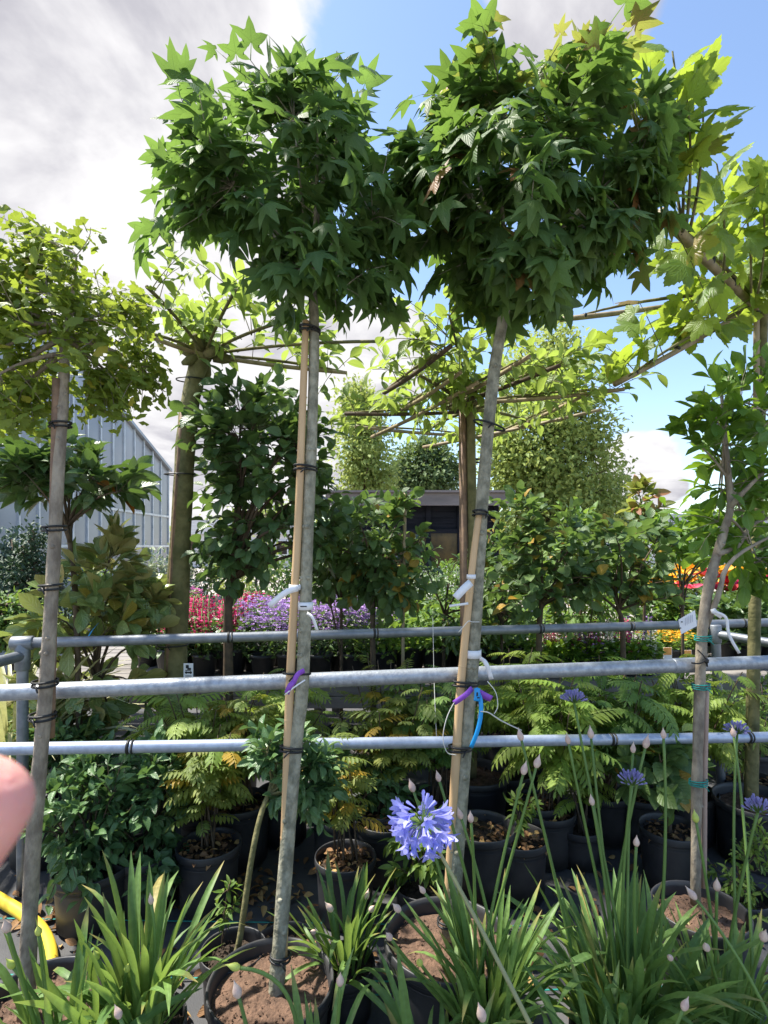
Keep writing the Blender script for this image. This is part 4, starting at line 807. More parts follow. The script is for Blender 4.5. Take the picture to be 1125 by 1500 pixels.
frond_plant('false_spirea', 'ferny shrub in the pot beside the leaning post', (940, 1255, 2.9), 5, .62, .12, 6, .18, 'frond2', 121, .135, .27, FROND, 60)
frond_plant('false_spirea', 'low leafy plant in black pot by the frame braces', (1098, 1215, 3.05), 5, .7, .14, 6, .18, 'frond', 122, .145, .28, FROND, 70)
frond_plant('false_spirea', 'lime ferny shrub in front of the wooden bench beside the purple ribbon stem', (415, 1150, 2.95), 10, .93, .28, 10, .22, 'frond', 123)
frond_plant('false_spirea', 'ferny shrub pressed against the bench right of the blue strap', (745, 1120, 3.2), 10, 1.0, .24, 10, .25, 'frond', 124)
bush('skimmia_shrub', 'dark glossy shrub tucked under the bronze magnolia behind the low rail', [(60, 1200, 2.75), (60, 1160, 2.75), (60, 1140, 2.75)], .012, [(60, 1110, 2.75, 60, 50, .2), (130, 1090, 2.8, 60, 40, .2)], 10, 120, 6, .06, OV, 'holly', 191, 100, potr=.15, poth=.24, lf=dict(dz=.1), **low)
# pots that show only black wall and litter
for i, (x, y, Y, r, h, lab) in enumerate(((705, 1315, 2.5, .15, .30, 'big soft black pot behind the blue strap stem'), (786, 1260, 2.8, .13, .28, 'black pot of compost behind the seedling pot'), (565, 1300, 2.62, .15, .28, 'black pot in shade beside the litter filled pot'), (420, 1345, 2.0, .13, .12, 'low grey rimmed pot lying behind the front pot'))):
    b = at(x, y, Y); b.z = .006; t = thing('plant_pot', lab, 'pot', b); pot(t, b, r, h, soil='soil_dark', litter=40)
# ------------------------------------------------------------------ display tables
def table(label, x0, x1, y0, y1, z, nb):
    t = thing('display_table', label, 'table', ((x0 + x1) / 2, (y0 + y1) / 2, 0)); w = (y1 - y0) / nb
    for i in range(nb): part('plank', MB().box(((x0 + x1) / 2, y0 + w * (i + .5), z - .012), (x1 - x0, w - .012, .024)), M['wood'], t, False)
    for k in range(2): part('edge_board', MB().box(((x0 + x1) / 2, y0 - .017, z - .035 - k * .085), (x1 - x0 + .02 * k, .028, .08)), M['wood'], t, False)
    for x in np.arange(x0 + .1, x1, 1.1):
        for y in (y0 + .06, y1 - .06): part('leg', MB().box((x, y, (z - .026) / 2), (.07, .07, z - .026)), M['wood'], t, False)
    return t
table('weathered wooden bench under the magenta and lilac flowers', -2.75, .45, 3.86, 5.3, .60, 9)
table('weathered wooden bench under the lupins and orange flowers', .62, 4.3, 3.96, 5.9, .60, 11)
table('wooden bench of white flowers in front of the shed', -.6, 1.4, 6.0, 7.2, .68, 7)
# ------------------------------------------------------------------ flowering plants on the benches
def foliage(t, rg, n, h0, h1, r, size, mat, tpl=SMALL, up=.5):
    a = rg.random(n) * 6.28; q = rg.random(n) ** .5; z = h0 + (h1 - h0) * rg.random(n); rr = r * q * (.6 + .4 * np.sin((z - h0) / (h1 - h0) * 2.6))
    P = np.stack([rr * np.cos(a), rr * np.sin(a), z], 1); o = np.stack([np.cos(a), np.sin(a), np.full(n, up)], 1)
    put_leaves(t, 'foliage', 'leaf', tpl, frames(P, o + rg.normal(size=(n, 3)) * .5, np.array([0, 0, 1.]) + rg.normal(size=(n, 3)) * .4, size * rg.uniform(.6, 1.2, n)), M[mat], 0)
def small_pot(t, r=.085, h=.15): part('pot', MB().lathe([(0.001, 0), (r * .72, 0), (r * .97, h - .02), (r, h - .02), (r, h), (r * .93, h), (r * .9, h - .03), (0.001, h - .03)], 20), M['pot'], t)
def bloom(t, P, D, size, mat, tpl=TINY, rg=rng, name='bloom'):
    P = np.array(P); n = len(P); put_leaves(t, name, 'petal', tpl, frames(P, D, rg.normal(size=(n, 3)) + np.array([0, 0, .6]), size * rg.uniform(.7, 1.2, n)), M[mat], 0)
def proto(name, label, cat, group): return thing(name, label, cat, (0, 0, 0), group)
def spike_plant(label, group, mat, sd, leaf='shrub', h=.42, ns=9, fat=.018, name='spike_flower_plant', lo=.24, r=.11, ps=.016, nf=110):
    rg = np.random.default_rng(sd); t = proto(name, label, 'potted plant', group); small_pot(t); foliage(t, rg, 170, .12, lo + .06, r + .03, .06, leaf)
    P = []; D = []; mb = MB()
    for s in range(ns):
        a, q = rg.random() * 6.28, r * rg.random() ** .5; x, y = q * math.cos(a), q * math.sin(a); top = h * rg.uniform(.85, 1.08); mb.tube([(x * .6, y * .6, .14), (x, y, top)], .003, 4)
        for k in range(nf // ns * 3): f = rg.random(); z = lo + (top - lo) * f; w = fat * (1.1 - f * .8); b = rg.random() * 6.28; P.append((x + w * math.cos(b), y + w * math.sin(b), z)); D.append((math.cos(b), math.sin(b), .2))
    part('stem', mb, M['stalk'], t); bloom(t, P, D, ps, mat, rg=rg); return t
def daisy_plant(label, group, mat, sd, leaf='shrub', h=.4, lo=.26, n=170, size=.02, r=.15, name='bushy_flower_plant', nl=220, ls=.05):
    rg = np.random.default_rng(sd); t = proto(name, label, 'potted plant', group); small_pot(t); foliage(t, rg, nl, .12, h - .05, r, ls, leaf)
    P = []; D = []
    for k in range(n):
        a, q = rg.random() * 6.28, r * rg.random() ** .5; z = lo + (h - lo) * rg.random() ** .6 * (1 - .35 * (q / r) ** 2); c = np.array([q * math.cos(a), q * math.sin(a), z])
        for m in range(4): b = m * 1.57 + a; P.append(c); D.append((math.cos(b), math.sin(b), .35))
    bloom(t, P, D, size, mat, rg=rg); return t
def lily_plant(label, group, mats, sd, h=.56):
    rg = np.random.default_rng(sd); t = proto('lily_plant', label, 'potted plant', group); small_pot(t); foliage(t, rg, 120, .14, h - .1, .11, .09, 'star', LANCE)
    for mat in mats:
        P = []; D = []
        for k in range(5):
            a, q = rg.random() * 6.28, .12 * rg.random() ** .5; c = np.array([q * math.cos(a), q * math.sin(a), h * rg.uniform(.84, 1.05)])
            for m in range(6): b = m * 1.047 + a; P.append(c); D.append((math.cos(b), math.sin(b) - .3, .5))
        bloom(t, P, D, .095, mat, OV, rg)
    return t
def green_plant(label, group, mat, sd, h=.4, r=.16, ls=.06, tpl=SMALL, n=260, name='green_plant'):
    rg = np.random.default_rng(sd); t = proto(name, label, 'potted plant', group); small_pot(t); foliage(t, rg, n, .12, h, r, ls, mat, tpl); return t
def spread(pr, spots, z, sd, sc=1.15):
    rg = random.Random(sd); lab0 = pr['label']; ym = sorted(q[1] for q in spots)[len(spots) // 2]; grp0 = pr['group']
    for i, (px, Y) in enumerate(spots):
        o = pr if i == 0 else copy_tree(pr); s = rg.uniform(.95, 1.15) * sc
        o.location = ((px - CX) / F * Y, Y, z); o.rotation_euler.z = rg.uniform(0, 6.28); o.scale = (s, s, s); row = 'front' if Y < ym else 'back'
        o['label'] = lab0 + ', ' + row + ' row'; o['group'] = grp0 + ', ' + row + ' row'
TB = .601
spread(spike_plant('potted plant with magenta flower spikes on the wooden bench', 'magenta flower plants', 'magenta', 201, 'mag2', .41, 13, .018, ps=.022, nf=150), [(236, 4.7), (262, 4.4), (290, 4.5), (312, 4.8), (330, 4.4), (350, 4.7), (372, 4.95), (275, 4.95), (216, 4.45), (250, 4.15), (300, 4.1), (340, 4.15)], TB, 1)
spread(daisy_plant('bushy potted plant covered in lilac flowers on the wooden bench', 'lilac flower plants', 'lilac', 202, 'shrub', .44, .26, 200, .016, .16, ls=.045), [(375, 4.3), (412, 4.5), (440, 4.25), (470, 4.5), (500, 4.3), (528, 4.55), (395, 4.8), (455, 4.85), (510, 4.9), (556, 4.3), (385, 4.08), (425, 4.05), (468, 4.05), (515, 4.06)], TB, 2)
spread(spike_plant('potted plant with creamy white flower spikes on the far bench', 'white flower plants', 'petalwhite', 203, 'frond2', .46, 14, .02, lo=.2, r=.14), [(568, 6.4), (590, 6.2), (612, 6.5), (635, 6.2), (655, 6.5), (676, 6.3), (700, 6.5), (724, 6.2), (600, 6.9), (645, 6.9)], .69, 3)
spread(green_plant('low green potted plant on the bench behind the blue strap stem', 'low green bench plants', 'frond2', 204, .30, .17, .05), [(640, 4.5), (672, 4.3), (705, 4.5), (735, 4.3), (765, 4.5), (650, 5.0), (720, 5.0), (560, 4.1), (600, 4.2), (575, 4.6), (612, 4.7), (640, 4.15), (690, 4.12), (740, 4.12)], TB, 4, 1.3)
for mt, lab, sp in (('lupinpink', 'lupin plant with rose red flower spikes on the wooden bench', [(832, 4.12), (876, 4.15), (921, 4.12), (798, 4.2)]), ('cream', 'lupin plant with cream flower spikes on the wooden bench', [(812, 4.12), (852, 4.15), (898, 4.12), (945, 4.14)]), ('lupinviolet', 'lupin plant with violet flower spikes on the wooden bench', [(864, 4.1), (935, 4.2)])):
    spread(spike_plant(lab, 'lupins on the bench, ' + mt.replace('lupin', ''), mt, 210 + len(sp), 'star', .37, 5, .026, 'lupin_plant', .17, .09, .022, 110), sp, TB, 5, .95)
spread(green_plant('bright green leafy plant at the front of the bench by the lupins', 'leafy plants below the lupins', 'star', 214, .27, .18, .07), [(800, 4.08), (838, 4.06), (880, 4.06), (915, 4.08), (770, 4.15)], TB, 15, .55)
spread(daisy_plant('low potted plant with orange daisy flowers on the wooden bench', 'orange daisy plants', 'golden', 205, 'frond2', .30, .2, 60, .022, .13), [(958, 4.6), (980, 4.45), (1002, 4.6), (968, 4.95), (995, 4.95), (1018, 4.8)], TB, 6, .88)
spread(lily_plant('potted lily with golden yellow flowers on the wooden bench', 'yellow lilies', ('golden',), 206), [(985, 5.4), (1003, 5.6), (1098, 5.4)], TB, 7)
spread(lily_plant('potted lily with coral and golden flowers on the wooden bench', 'coral lilies', ('coral', 'golden'), 207, .52), [(968, 5.5), (994, 5.2), (1068, 5.5), (1035, 5.4)], TB, 8)
spread(lily_plant('potted lily with red pink flowers on the wooden bench', 'red lilies', ('coral', 'magenta'), 208, .50), [(1082, 5.3), (1112, 5.2), (1128, 5.5), (1140, 5.2)], TB, 9)
spread(green_plant('dark leafy plant at the bench end by the frame post', 'dark plants at the bench end', 'shrub', 209, .42, .2, .09), [(1060, 4.6), (1095, 4.5), (1130, 4.6), (1075, 5.0), (1110, 4.95), (950, 5.3)], TB, 10)
spread(daisy_plant('pink flowering plant on the ground near the greenhouse', 'pink flowers by the greenhouse', 'pinkflower', 216, 'frond2', .42, .3, 60, .03, .2), [(238, 8.2), (222, 8.3), (252, 8.1), (205, 8.3), (270, 8.3)], .45, 11)
# ------------------------------------------------------------------ shrubs lined up farther back
def back_shrub(label, px, Y, h, r, mat, size, sd, tpl=SMALL, n=900, name='garden_shrub', z0=0.0):
    rg = np.random.default_rng(sd); b = at(px, 0, Y); b.z = z0; t = thing(name, label, 'shrub', b); mb = MB(); cl = []
    for s in range(9):
        a = rg.random() * 6.28; q = r * rg.random() ** .5; e = np.array([b.x + q * math.cos(a), Y + q * math.sin(a), z0 + h * rg.uniform(.6, .95)]); s0 = np.array([b.x, Y, z0])
        mb.tube(bez(s0, (s0 + e) / 2 + np.array([0, 0, .1]), e, 5), np.linspace(.012, .004, 5), 4)
    part('stem', mb, M['twig'], t)
    c = in_ells([((b.x, Y, z0 + h * .55), (r, r, h * .5)), ((b.x + r * .3, Y, z0 + h * .8), (r * .6, r * .6, h * .3))], n // 9, rg, .4); P = np.repeat(c, 9, 0) + rg.normal(size=(len(c) * 9, 3)) * size * .9
    o = unit(P - np.array([b.x, Y, z0 + h * .5])); D = o * .6 + rg.normal(size=P.shape) * .6; N = np.array([0, 0, .9]) + rg.normal(size=P.shape) * .5
    put_leaves(t, 'foliage', 'leaf', tpl, frames(P, D, N, size * rg.uniform(.6, 1.3, len(P))), M[mat], 0); return t
for i, (px, Y, h, r, mt, sz, lab) in enumerate((
    (232, 8.6, 1.35, .45, 'varieg', .09, 'white edged shrub before the greenhouse corner'), (200, 8.8, 1.3, .45, 'varieg', .09, 'white edged shrub beside the magnolia top'), (265, 9.2, 1.0, .4, 'conifer', .07, 'blue grey low shrub near the mossy trunk'),
    (395, 7.2, 1.45, .55, 'shrub', .08, 'dark shrub behind the lilac flowers'), (455, 7.0, 1.55, .55, 'mag2', .09, 'dark evergreen shrub beyond the lilac flowers'), (505, 7.6, 1.35, .5, 'frond2', .08, 'mid green shrub beyond the lilac flowers, nearer the shed'),
    (575, 8.6, 1.2, .55, 'apple', .08, 'olive shrub standing before the shed boards'), (640, 9.2, 1.25, .6, 'frond2', .08, 'green shrub under the shed window'), (720, 8.4, 1.3, .6, 'shrub', .08, 'dark shrub at the shed corner'),
    (775, 7.4, 1.3, .55, 'far2', .08, 'grey green shrub behind the lupins'), (835, 7.8, 1.45, .6, 'apple', .08, 'dense shrub behind the pink lupins'), (890, 7.2, 1.25, .55, 'star', .08, 'bright green shrub behind the cream lupins'),
    (1000, 7.6, 1.35, .6, 'shrub', .08, 'dark shrub behind the yellow lilies'), (1060, 7.2, 1.5, .6, 'far2', .08, 'grey green shrub behind the coral lilies'), (1115, 7.4, 1.6, .65, 'shrub', .09, 'tall dark shrub behind the red lilies'), (950, 8.6, 1.4, .6, 'far2', .09, 'far grey green shrub between lupins and lilies'),
    (1010, 3.9, .5, .3, 'frond2', .06, 'low grassy shrub under the orange flower bench'), (300, 16, 1.4, .9, 'far2', .14, 'shrub at the end of the paved path'), (360, 15, 1.5, 1.0, 'far1', .14, 'pale shrub at the end of the paved path'), (150, 7.6, 1.25, .5, 'frond2', .08, 'green shrub behind the magnolia, before the greenhouse'), (105, 7.2, 1.2, .5, 'conifer2', .07, 'dark conifer shrub behind the ginkgo stem'))):
    back_shrub(lab, px, Y, h, r, mt, sz, 300 + i)
# pale ornamental grass by the tube corner
rg = np.random.default_rng(330); b = at(15, 0, 3.0); b.z = .006; t = thing('ornamental_grass', 'pale arching ornamental grass below the tube corner', 'grass plant', b); pot(t, b, .14, .26, soil='soil_dark')
n = 150; a = rg.random(n) * 6.28; P = np.stack([b.x + .05 * np.cos(a), b.y + .05 * np.sin(a), np.full(n, .24)], 1); o = np.stack([np.cos(a) * .55, np.sin(a) * .55, np.ones(n)], 1)
put_leaves(t, 'tuft', 'blade', GRASS, frames(P, o + rg.normal(size=(n, 3)) * .15, -np.stack([np.cos(a), np.sin(a), np.zeros(n)], 1), rg.uniform(.7, 1.15, n)), M['straw'], 0)

# ------------------------------------------------------------------ agapanthus in the foreground
def floret_tpl(open_=1.0, n=6):
    V = []; L = []; T = []
    for k in range(n):
        a = k * 2 * math.pi / n; ca, sa = math.cos(a), math.sin(a); b = len(V)
        for y, r, hw in ((0, .05, .03), (.5, .10, .08), (.82, .12 + .20 * open_, .165), (1.0, .13 + .50 * open_, .05)):
            for s, lu in ((-1, -1), (0, 0), (1, 1)):
                V.append((ca * r - sa * hw * s, y, sa * r + ca * hw * s)); L.append((lu, y))
        for i in range(3):
            q = b + i * 3; T += [(q, q + 1, q + 4), (q, q + 4, q + 3), (q + 1, q + 2, q + 5), (q + 1, q + 5, q + 4)]
    return np.array(V, float), np.array(T), np.array(L, float)
FLO = [floret_tpl(1.0), floret_tpl(.7)]; FLC = [floret_tpl(.02, 4)]
def bud_mesh(nm, mat, r=.0115, ln=.042): return MB().lathe([(.003, 0), (r * .7, ln * .1), (r, ln * .3), (r * .96, ln * .5), (r * .6, ln * .72), (r * .22, ln * .92), (.0006, ln * 1.12)], 12).mesh(nm, M[mat])
BUD = {k: bud_mesh('bud', k) for k in ('bud', 'budg')}
def clump(label, c, n, ln, lean, sd, stalks=(), az=None, potr=.12, w=1.0):
    rg = np.random.default_rng(sd); b = Vector(c); g = Vector((b.x, b.y, .006)); t = thing('agapanthus_plant', label, 'plant', g, 'agapanthus plants along the front')
    pot(t, g, potr, max(.12, b.z), soil='soil_dark', rg=rg, fill=.03)
    for i in range(n):
        a = rg.random() * 6.28 if az is None else az[0] + rg.normal() * az[1]
        tl = abs(rg.normal()) * lean + .05; d = np.array([math.cos(a) * tl, math.sin(a) * tl, 1.]); p = np.array(tuple(b)) + np.array([math.cos(a), math.sin(a), 0]) * rg.uniform(.0, potr * .6) - np.array([0, 0, .04])
        A = frames(p, d, -np.array([math.cos(a) + rg.normal() * .5, math.sin(a) + rg.normal() * .5, 0]), ln * rg.uniform(.6, 1.12))[0]; A[:3, 0] *= w * rg.uniform(.8, 1.2)
        link('blade', tpl_mesh(STRAP[rg.choice([0, 0, 1, 1, 2, 3, 4, 5])], M['aga'], 'blade'), t, Matrix.Translation(-g) @ Matrix(A.tolist())).matrix_parent_inverse = Matrix.Identity(4)
    for s in stalks:
        kind, px, py, Y = s[:4]; top = at(px, py, Y); base = at(*s[4]) if len(s) > 4 and s[4] else b + Vector((rg.uniform(-.06, .06), rg.uniform(-.06, .06), -.02))
        bend = s[5] if len(s) > 5 else Vector((rg.normal() * .02, 0, .03))
        cv = bez(base, (base + top) / 2 + bend, top, 14); r = .0046 if kind != 'open' else .0052
        st = part('stalk', MB().tube(cv, np.linspace(r * 1.15, r * .85, 14), 8), M['stalk_dry'] if kind == 'open' else M['stalk'], t)
        up = unit(cv[-1] - cv[-3])
        if kind in ('bud', 'budg'):
            q = Vector(up.tolist()).to_track_quat('Z', 'Y').to_matrix().to_4x4(); sc = rg.uniform(.62, .92)
            link('bud', BUD[kind], st, Matrix.Translation(Vector(cv[-1].tolist())) @ q @ Matrix.Scale(sc, 4)); continue
        m = MB(); nf, R0, sz = (46, .046, .040) if kind == 'open' else (44, .026, .026)
        cen = cv[-1]; mt = M['floret'] if kind == 'open' else M['floretd']
        for i in range(nf):
            zc = 1 - (i + .5) / nf * (1.75 if kind == 'open' else 1.25); aa = i * 2.399; rr = math.sqrt(max(0, 1 - zc * zc)); d = np.array([rr * math.cos(aa), rr * math.sin(aa), zc]) + rg.normal(size=3) * .12; d = unit(d)
            if kind != 'open': d = unit(d + up * .5)
            e = cen + d * R0 * rg.uniform(.75, 1.1); m.tube([cen, e], .0011, 4, cap=False); dd = d + np.array([0, 0, -.6 if kind == 'open' else .2])
            op = kind == 'open' and i > 6
            A = frames(e, dd, rg.normal(size=3), sz * rg.uniform(.8, 1.15) * (1 if op else .75))[0]
            if not op: A[:3, 0] *= .8; A[:3, 2] *= .8
            link('floret', tpl_mesh((FLO[i % 2] if op else FLC[0]), mt, 'floret'), st, Matrix(A.tolist()))
        link('flower_stems', m.mesh('flower_stems', M['stalk']), st)['kind'] = 'stuff'
    return t
clump('agapanthus clump with yellow green buds beside the ginkgo stem', at(205, 1500, 1.50), 75, .42, .36, 401, [('budg', 144, 1405, 1.40), ('budg', 186, 1422, 1.42), ('bud', 222, 1325, 1.5), ('bud', 176, 1492, 1.15, (230, 1640, 1.15))])
clump('agapanthus clump hiding the ginkgo pot, two pale buds above', at(90, 1560, 1.38), 34, .36, .42, 402, [('budg', 57, 1370, 1.3), ('budg', 20, 1418, 1.3), ('bud', 12, 1365, 1.25)], potr=.1)
clump('small agapanthus clump between the two sweetgum pots', at(505, 1410, 1.84), 55, .33, .45, 403, [('bud', 487, 1335, 1.8), ('bud', 462, 1366, 1.75), ('bud', 536, 1318, 1.85), ('bud', 542, 1335, 1.8)], potr=.10)
clump('agapanthus blades and bent buds in front of the soil of the first pot', at(470, 1650, 1.30), 16, .36, .35, 404, [('bud', 498, 1444, 1.26), ('budg', 352, 1418, 1.22, (425, 1640, 1.25), Vector((.12, 0, .16))), ('bud', 350, 1462, 1.2, (380, 1600, 1.2))], potr=.10)
clump('agapanthus clump with the wide open blue flower head on a leaning stalk', at(715, 1500, 1.54), 80, .38, .36, 405, [('open', 619, 1206, 1.42, (815, 1580, 1.25), Vector((.0, .0, .03))), ('bud', 690, 1205, 1.5), ('bud', 622, 1308, 1.45), ('bud', 586, 1335, 1.42), ('bud', 573, 1376, 1.4), ('budg', 616, 1412, 1.3), ('bud', 708, 1496, 1.2, (725, 1580, 1.2)), ('bud', 606, 1160, 1.62), ('bud', 644, 1145, 1.62), ('bud', 766, 1135, 1.62), ('bud', 785, 1125, 1.62), ('bud', 676, 1200, 1.6)])
clump('big agapanthus clump right of the black fabric gap, many tall stalks', at(915, 1510, 1.58), 130, .43, .42, 406, [('violet', 926, 1150, 1.62), ('bud', 945, 1096, 1.66), ('bud', 972, 1082, 1.62), ('bud', 764, 1085, 1.68, (850, 1450, 1.62)), ('bud', 833, 1090, 1.7), ('bud', 866, 1082, 1.72), ('violet', 841, 1030, 1.75), ('bud', 932, 1240, 1.5), ('bud', 868, 1180, 1.65, (905, 1480, 1.6)), ('bud', 927, 1103, 1.7)], potr=.15)
clump('agapanthus clump under the magnolia with violet half open heads', at(1060, 1530, 1.62), 95, .37, .42, 407, [('violet', 1110, 1190, 1.6), ('violet', 1080, 1075, 1.95, (1085, 1480, 1.75)), ('budg', 1020, 1205, 1.6), ('bud', 1050, 1305, 1.55), ('bud', 1020, 1318, 1.5, (1140, 1520, 1.4)), ('bud', 1036, 1392, 1.45), ('bud', 983, 1405, 1.42), ('bud', 1117, 1378, 1.45), ('bud', 1075, 1080, 1.9)], potr=.14)
clump('agapanthus blades crossing in front of the blue strap tree pot', at(640, 1630, 1.34), 22, .38, .45, 408, [], potr=.1)
clump('agapanthus clump low in front of the big clump', at(880, 1660, 1.36), 34, .38, .5, 409, [('bud', 1000, 1480, 1.25, (960, 1620, 1.25))], potr=.1)

# ------------------------------------------------------------------ tags, ribbons, strings
def solo(name, mb, mat, label, cat, smooth=False, group=None): return tag(link(name, mb.mesh(name, M[mat], smooth)), label, cat, group)
def strip(name, pts, w, mat, label, cat='tag', th=.0012, n=10): return solo(name, MB().ribbon(spl([at(*p) for p in pts], n), w, th), mat, label, cat, True)
ya, yb = YA - .035, YB - .045
def loop(name, P, py, r, h, mat, label, dx=0, mark=True):
    i = int(np.argmin([abs(HY - (p[2] - CZ) / p[1] * F - py) for p in P])); c = P[i] + np.array([dx, 0, 0]); t = thing(name, label, 'tag', Vector(c.tolist()))
    a = np.linspace(0, 2 * math.pi, 21); pts = c + np.stack([np.cos(a) * r, np.sin(a) * r, a * 0], 1)
    part('band', MB().ribbon(pts, (0, 0, h), .0012), M[mat], t); return t, c
def tail(t, pts, w, mat='white', n=10, th=.0012, name='tail'):
    P = spl([at(*p) for p in pts], n); tg = unit(np.gradient(P, axis=0)); ln = np.linalg.norm(np.array(w)); W = unit(np.cross(tg, np.array([.25, 1., .15])))
    return part(name, MB().ribbon(P, W * ln, th), M[mat], t)
t, c = loop('plant_tag', S1, 862, .0185, .016, 'white', 'white paper tag tied round the bamboo stake of the purple ribbon tree'); tail(t, [(436, 862, ya - .012), (418, 868, ya - .03), (394, 888, ya - .02)], (.004, .0, .017))
t, c = loop('plant_tag', P1, 898, .0245, .024, 'white', 'white sticky band with slit tail round the stem of the purple ribbon tree'); tail(t, [(450, 898, ya - .006), (458, 905, ya - .02), (465, 924, ya - .01)], (.008, .0, .004)); part('print', MB().box(c + np.array([-.002, -.0262, 0]), (.02, .0015, .0035)), M['ink'], t, False)
t, c = loop('plant_tag', S2, 853, .0145, .014, 'white', 'white paper tag hanging from the stake of the blue strap tree'); tail(t, [(690, 853, yb - .012), (680, 862, yb - .03), (667, 876, yb - .03)], (.010, .0, .022)); tail(t, [(686, 884, yb + .01), (672, 886, yb + .01), (658, 888, yb)], (.001, 0, .008))
t, c = loop('plant_tag', P2, 967, .0285, .026, 'white', 'white sticky band with long tail round the stem above the blue strap'); tail(t, [(703, 964, yb - .004), (712, 972, yb - .03), (720, 995, yb - .02)], (.013, .0, .006))
ribA = thing('purple_ribbon', 'purple ribbon knotted round stake and stem at the thick rail, no strap beside it', 'ribbon', at(432, 1000, ya - .02))
tail(ribA, [(446, 982, ya - .02), (436, 988, ya - .035), (430, 1000, ya - .035)], (.003, 0, .014), 'purple'); tail(ribA, [(431, 998, ya - .035), (424, 1006, ya - .04), (420, 1016, ya - .03)], (.014, 0, .008), 'purple'); tail(ribA, [(447, 996, ya - .03), (432, 1006, ya - .042), (417, 1018, ya - .03)], (.0, 0, .004), 'white')
ribB = thing('purple_ribbon', 'purple ribbon ends sticking out behind the blue strap', 'ribbon', at(690, 1012, yb - .02))
tail(ribB, [(692, 1008, yb - .03), (682, 1018, yb - .045), (665, 1030, yb - .04)], (.003, 0, .016), 'purple'); tail(ribB, [(698, 1012, yb - .025), (708, 1018, yb - .03), (720, 1024, yb - .03)], (.003, 0, .022), 'purple')
bs = thing('blue_strap', 'bright blue plastic strap looped at the thick rail and hanging down', 'strap', at(700, 1010, yb - .03))
tail(bs, [(697, 1008, yb - .034), (704, 1025, yb - .05), (704, 1050, yb - .05), (698, 1075, yb - .045), (690, 1095, yb - .03)], (.013, 0, .002), 'blue', 16); tail(bs, [(699, 1008, yb - .052), (699, 1018, yb - .054), (698, 1027, yb - .052)], (.018, 0, .0), 'blue')
part('print', MB().box(at(699, 1017, yb - .0555), (.005, .001, .012)).box(at(701, 1022, yb - .0555), (.008, .001, .004)), M['ink'], bs, False)
def string(label, pts, r=.0015, n=24): return solo('white_string', MB().tube(spl([at(*p) for p in pts], n), r, 6), 'string', label, 'string', True)
string('white string loop hanging left of the blue strap stem', [(668, 1024, yb - .04), (655, 1050, yb - .04), (649, 1080, yb - .04), (655, 1102, yb - .04), (668, 1106, yb - .02)])
string('white string end curving right from the blue strap toward a bud', [(704, 1042, yb - .05), (716, 1044, yb - .06), (735, 1056, yb - .06), (764, 1070, yb - .06)], .002)
string('white string hanging below the white sticky band tail', [(714, 998, yb - .02), (726, 1014, yb - .04), (729, 1034, yb - .05), (724, 1046, yb - .055)])
string('white string tied round stake above the thick rail', [(702, 911, yb + .0), (692, 911, yb - .03), (686, 910, yb - .035), (678, 919, yb - .03), (672, 926, yb - .02)])
string('thin vertical string from the far rail down to the low rail', [(634, 905, 2.72), (636, 1000, 2.6), (640, 1092, 2.42)], .0014)
gt = thing('plant_tag', 'large grey plastic tag with two holes tied to the magnolia stem', 'tag', at(1005, 912, YM - .03))
V = [tuple(at(994, 908, YM - .04)), tuple(at(1018, 894, YM - .03)), tuple(at(1021, 917, YM - .025)), tuple(at(998, 929, YM - .035))]; V = V + [(x, y + .002, z) for x, y, z in V]
tagcard = part('card', MB().quads(V, [[3, 2, 1, 0], [4, 5, 6, 7], [0, 1, 5, 4], [1, 2, 6, 5], [2, 3, 7, 6], [3, 0, 4, 7]]), M['white'], gt, False)
for q in ((999, 911), (997, 920)): part('hole', MB().tube([at(*q, YM - .0425), at(*q, YM - .036)], .0022, 8), M['ink'], gt)
for k in range(5): a = at(1003 + k * 2.6, 905 - k * 1.3, YM - .0405 + k * .0015); part('print_line', MB().box(a + Vector((.002, 0, -.014)), (.0012, .001, .026)), surf('grey_print', (.45, .46, .52), None, 5, .6), gt, False)
wt = thing('plant_tag', 'white paper tag twisted round the thin fork of the magnolia', 'tag', at(1047, 895, YM - .03))
tail(wt, [(1042, 897, YM - .025), (1052, 898, YM - .045), (1064, 906, YM - .045), (1068, 930, YM - .04), (1083, 957, YM - .03)], (.008, 0, .006), 'white', 16); tail(wt, [(1044, 892, YM - .02), (1048, 897, YM - .035), (1058, 904, YM - .04)], (.004, 0, .016))
bt = strip('blue_tag', [(142, 915, 2.85), (134, 925, 2.84), (122, 945, 2.84)], (.02, 0, .022), 'blue', 'blue strap tag hanging in the bronze leaved magnolia')
bk = thing('black_tie', 'black wire tie binding the magnolia stem to the thick rail', 'tie', at(1028, 968, YM - .03))
part('wire', MB().tube(spl([at(1013, 971, YM - .03), at(1024, 972, YM - .03), at(1034, 968, YM - .03), at(1036, 976, YM - .02)], 12), .003, 6).tube(spl([at(1022, 952, YM - .04), at(1030, 960, YM - .035), at(1036, 968, YM - .03)], 8), .0022, 6), M['tie'], bk)
part('knot', MB().lathe([(.001, -.012), (.007, -.006), (.008, .004), (.001, .012)], 10, tuple(at(1035, 968, YM - .03))), M['tie'], bk)
pc = thing('pot_label', 'white printed pot label with black drawing beside the mossy trunk', 'label', at(277, 985, 3.05))
part('card', MB().box(at(276, 983, 3.05), (.052, .003, .085)), M['white'], pc, False)
m = MB(); c = at(276, 983, 3.047)
for dx, dz, w, h in ((-.006, .024, .016, .018), (.004, .012, .02, .01), (-.002, .004, .03, .004), (.0, -.008, .038, .009), (-.012, -.008, .004, .016), (.012, -.008, .004, .016), (0, -.026, .034, .003), (0, -.033, .034, .003)): m.box(c + Vector((dx, 0, dz)), (w, .001, h))
part('print', m, M['ink'], pc, False)
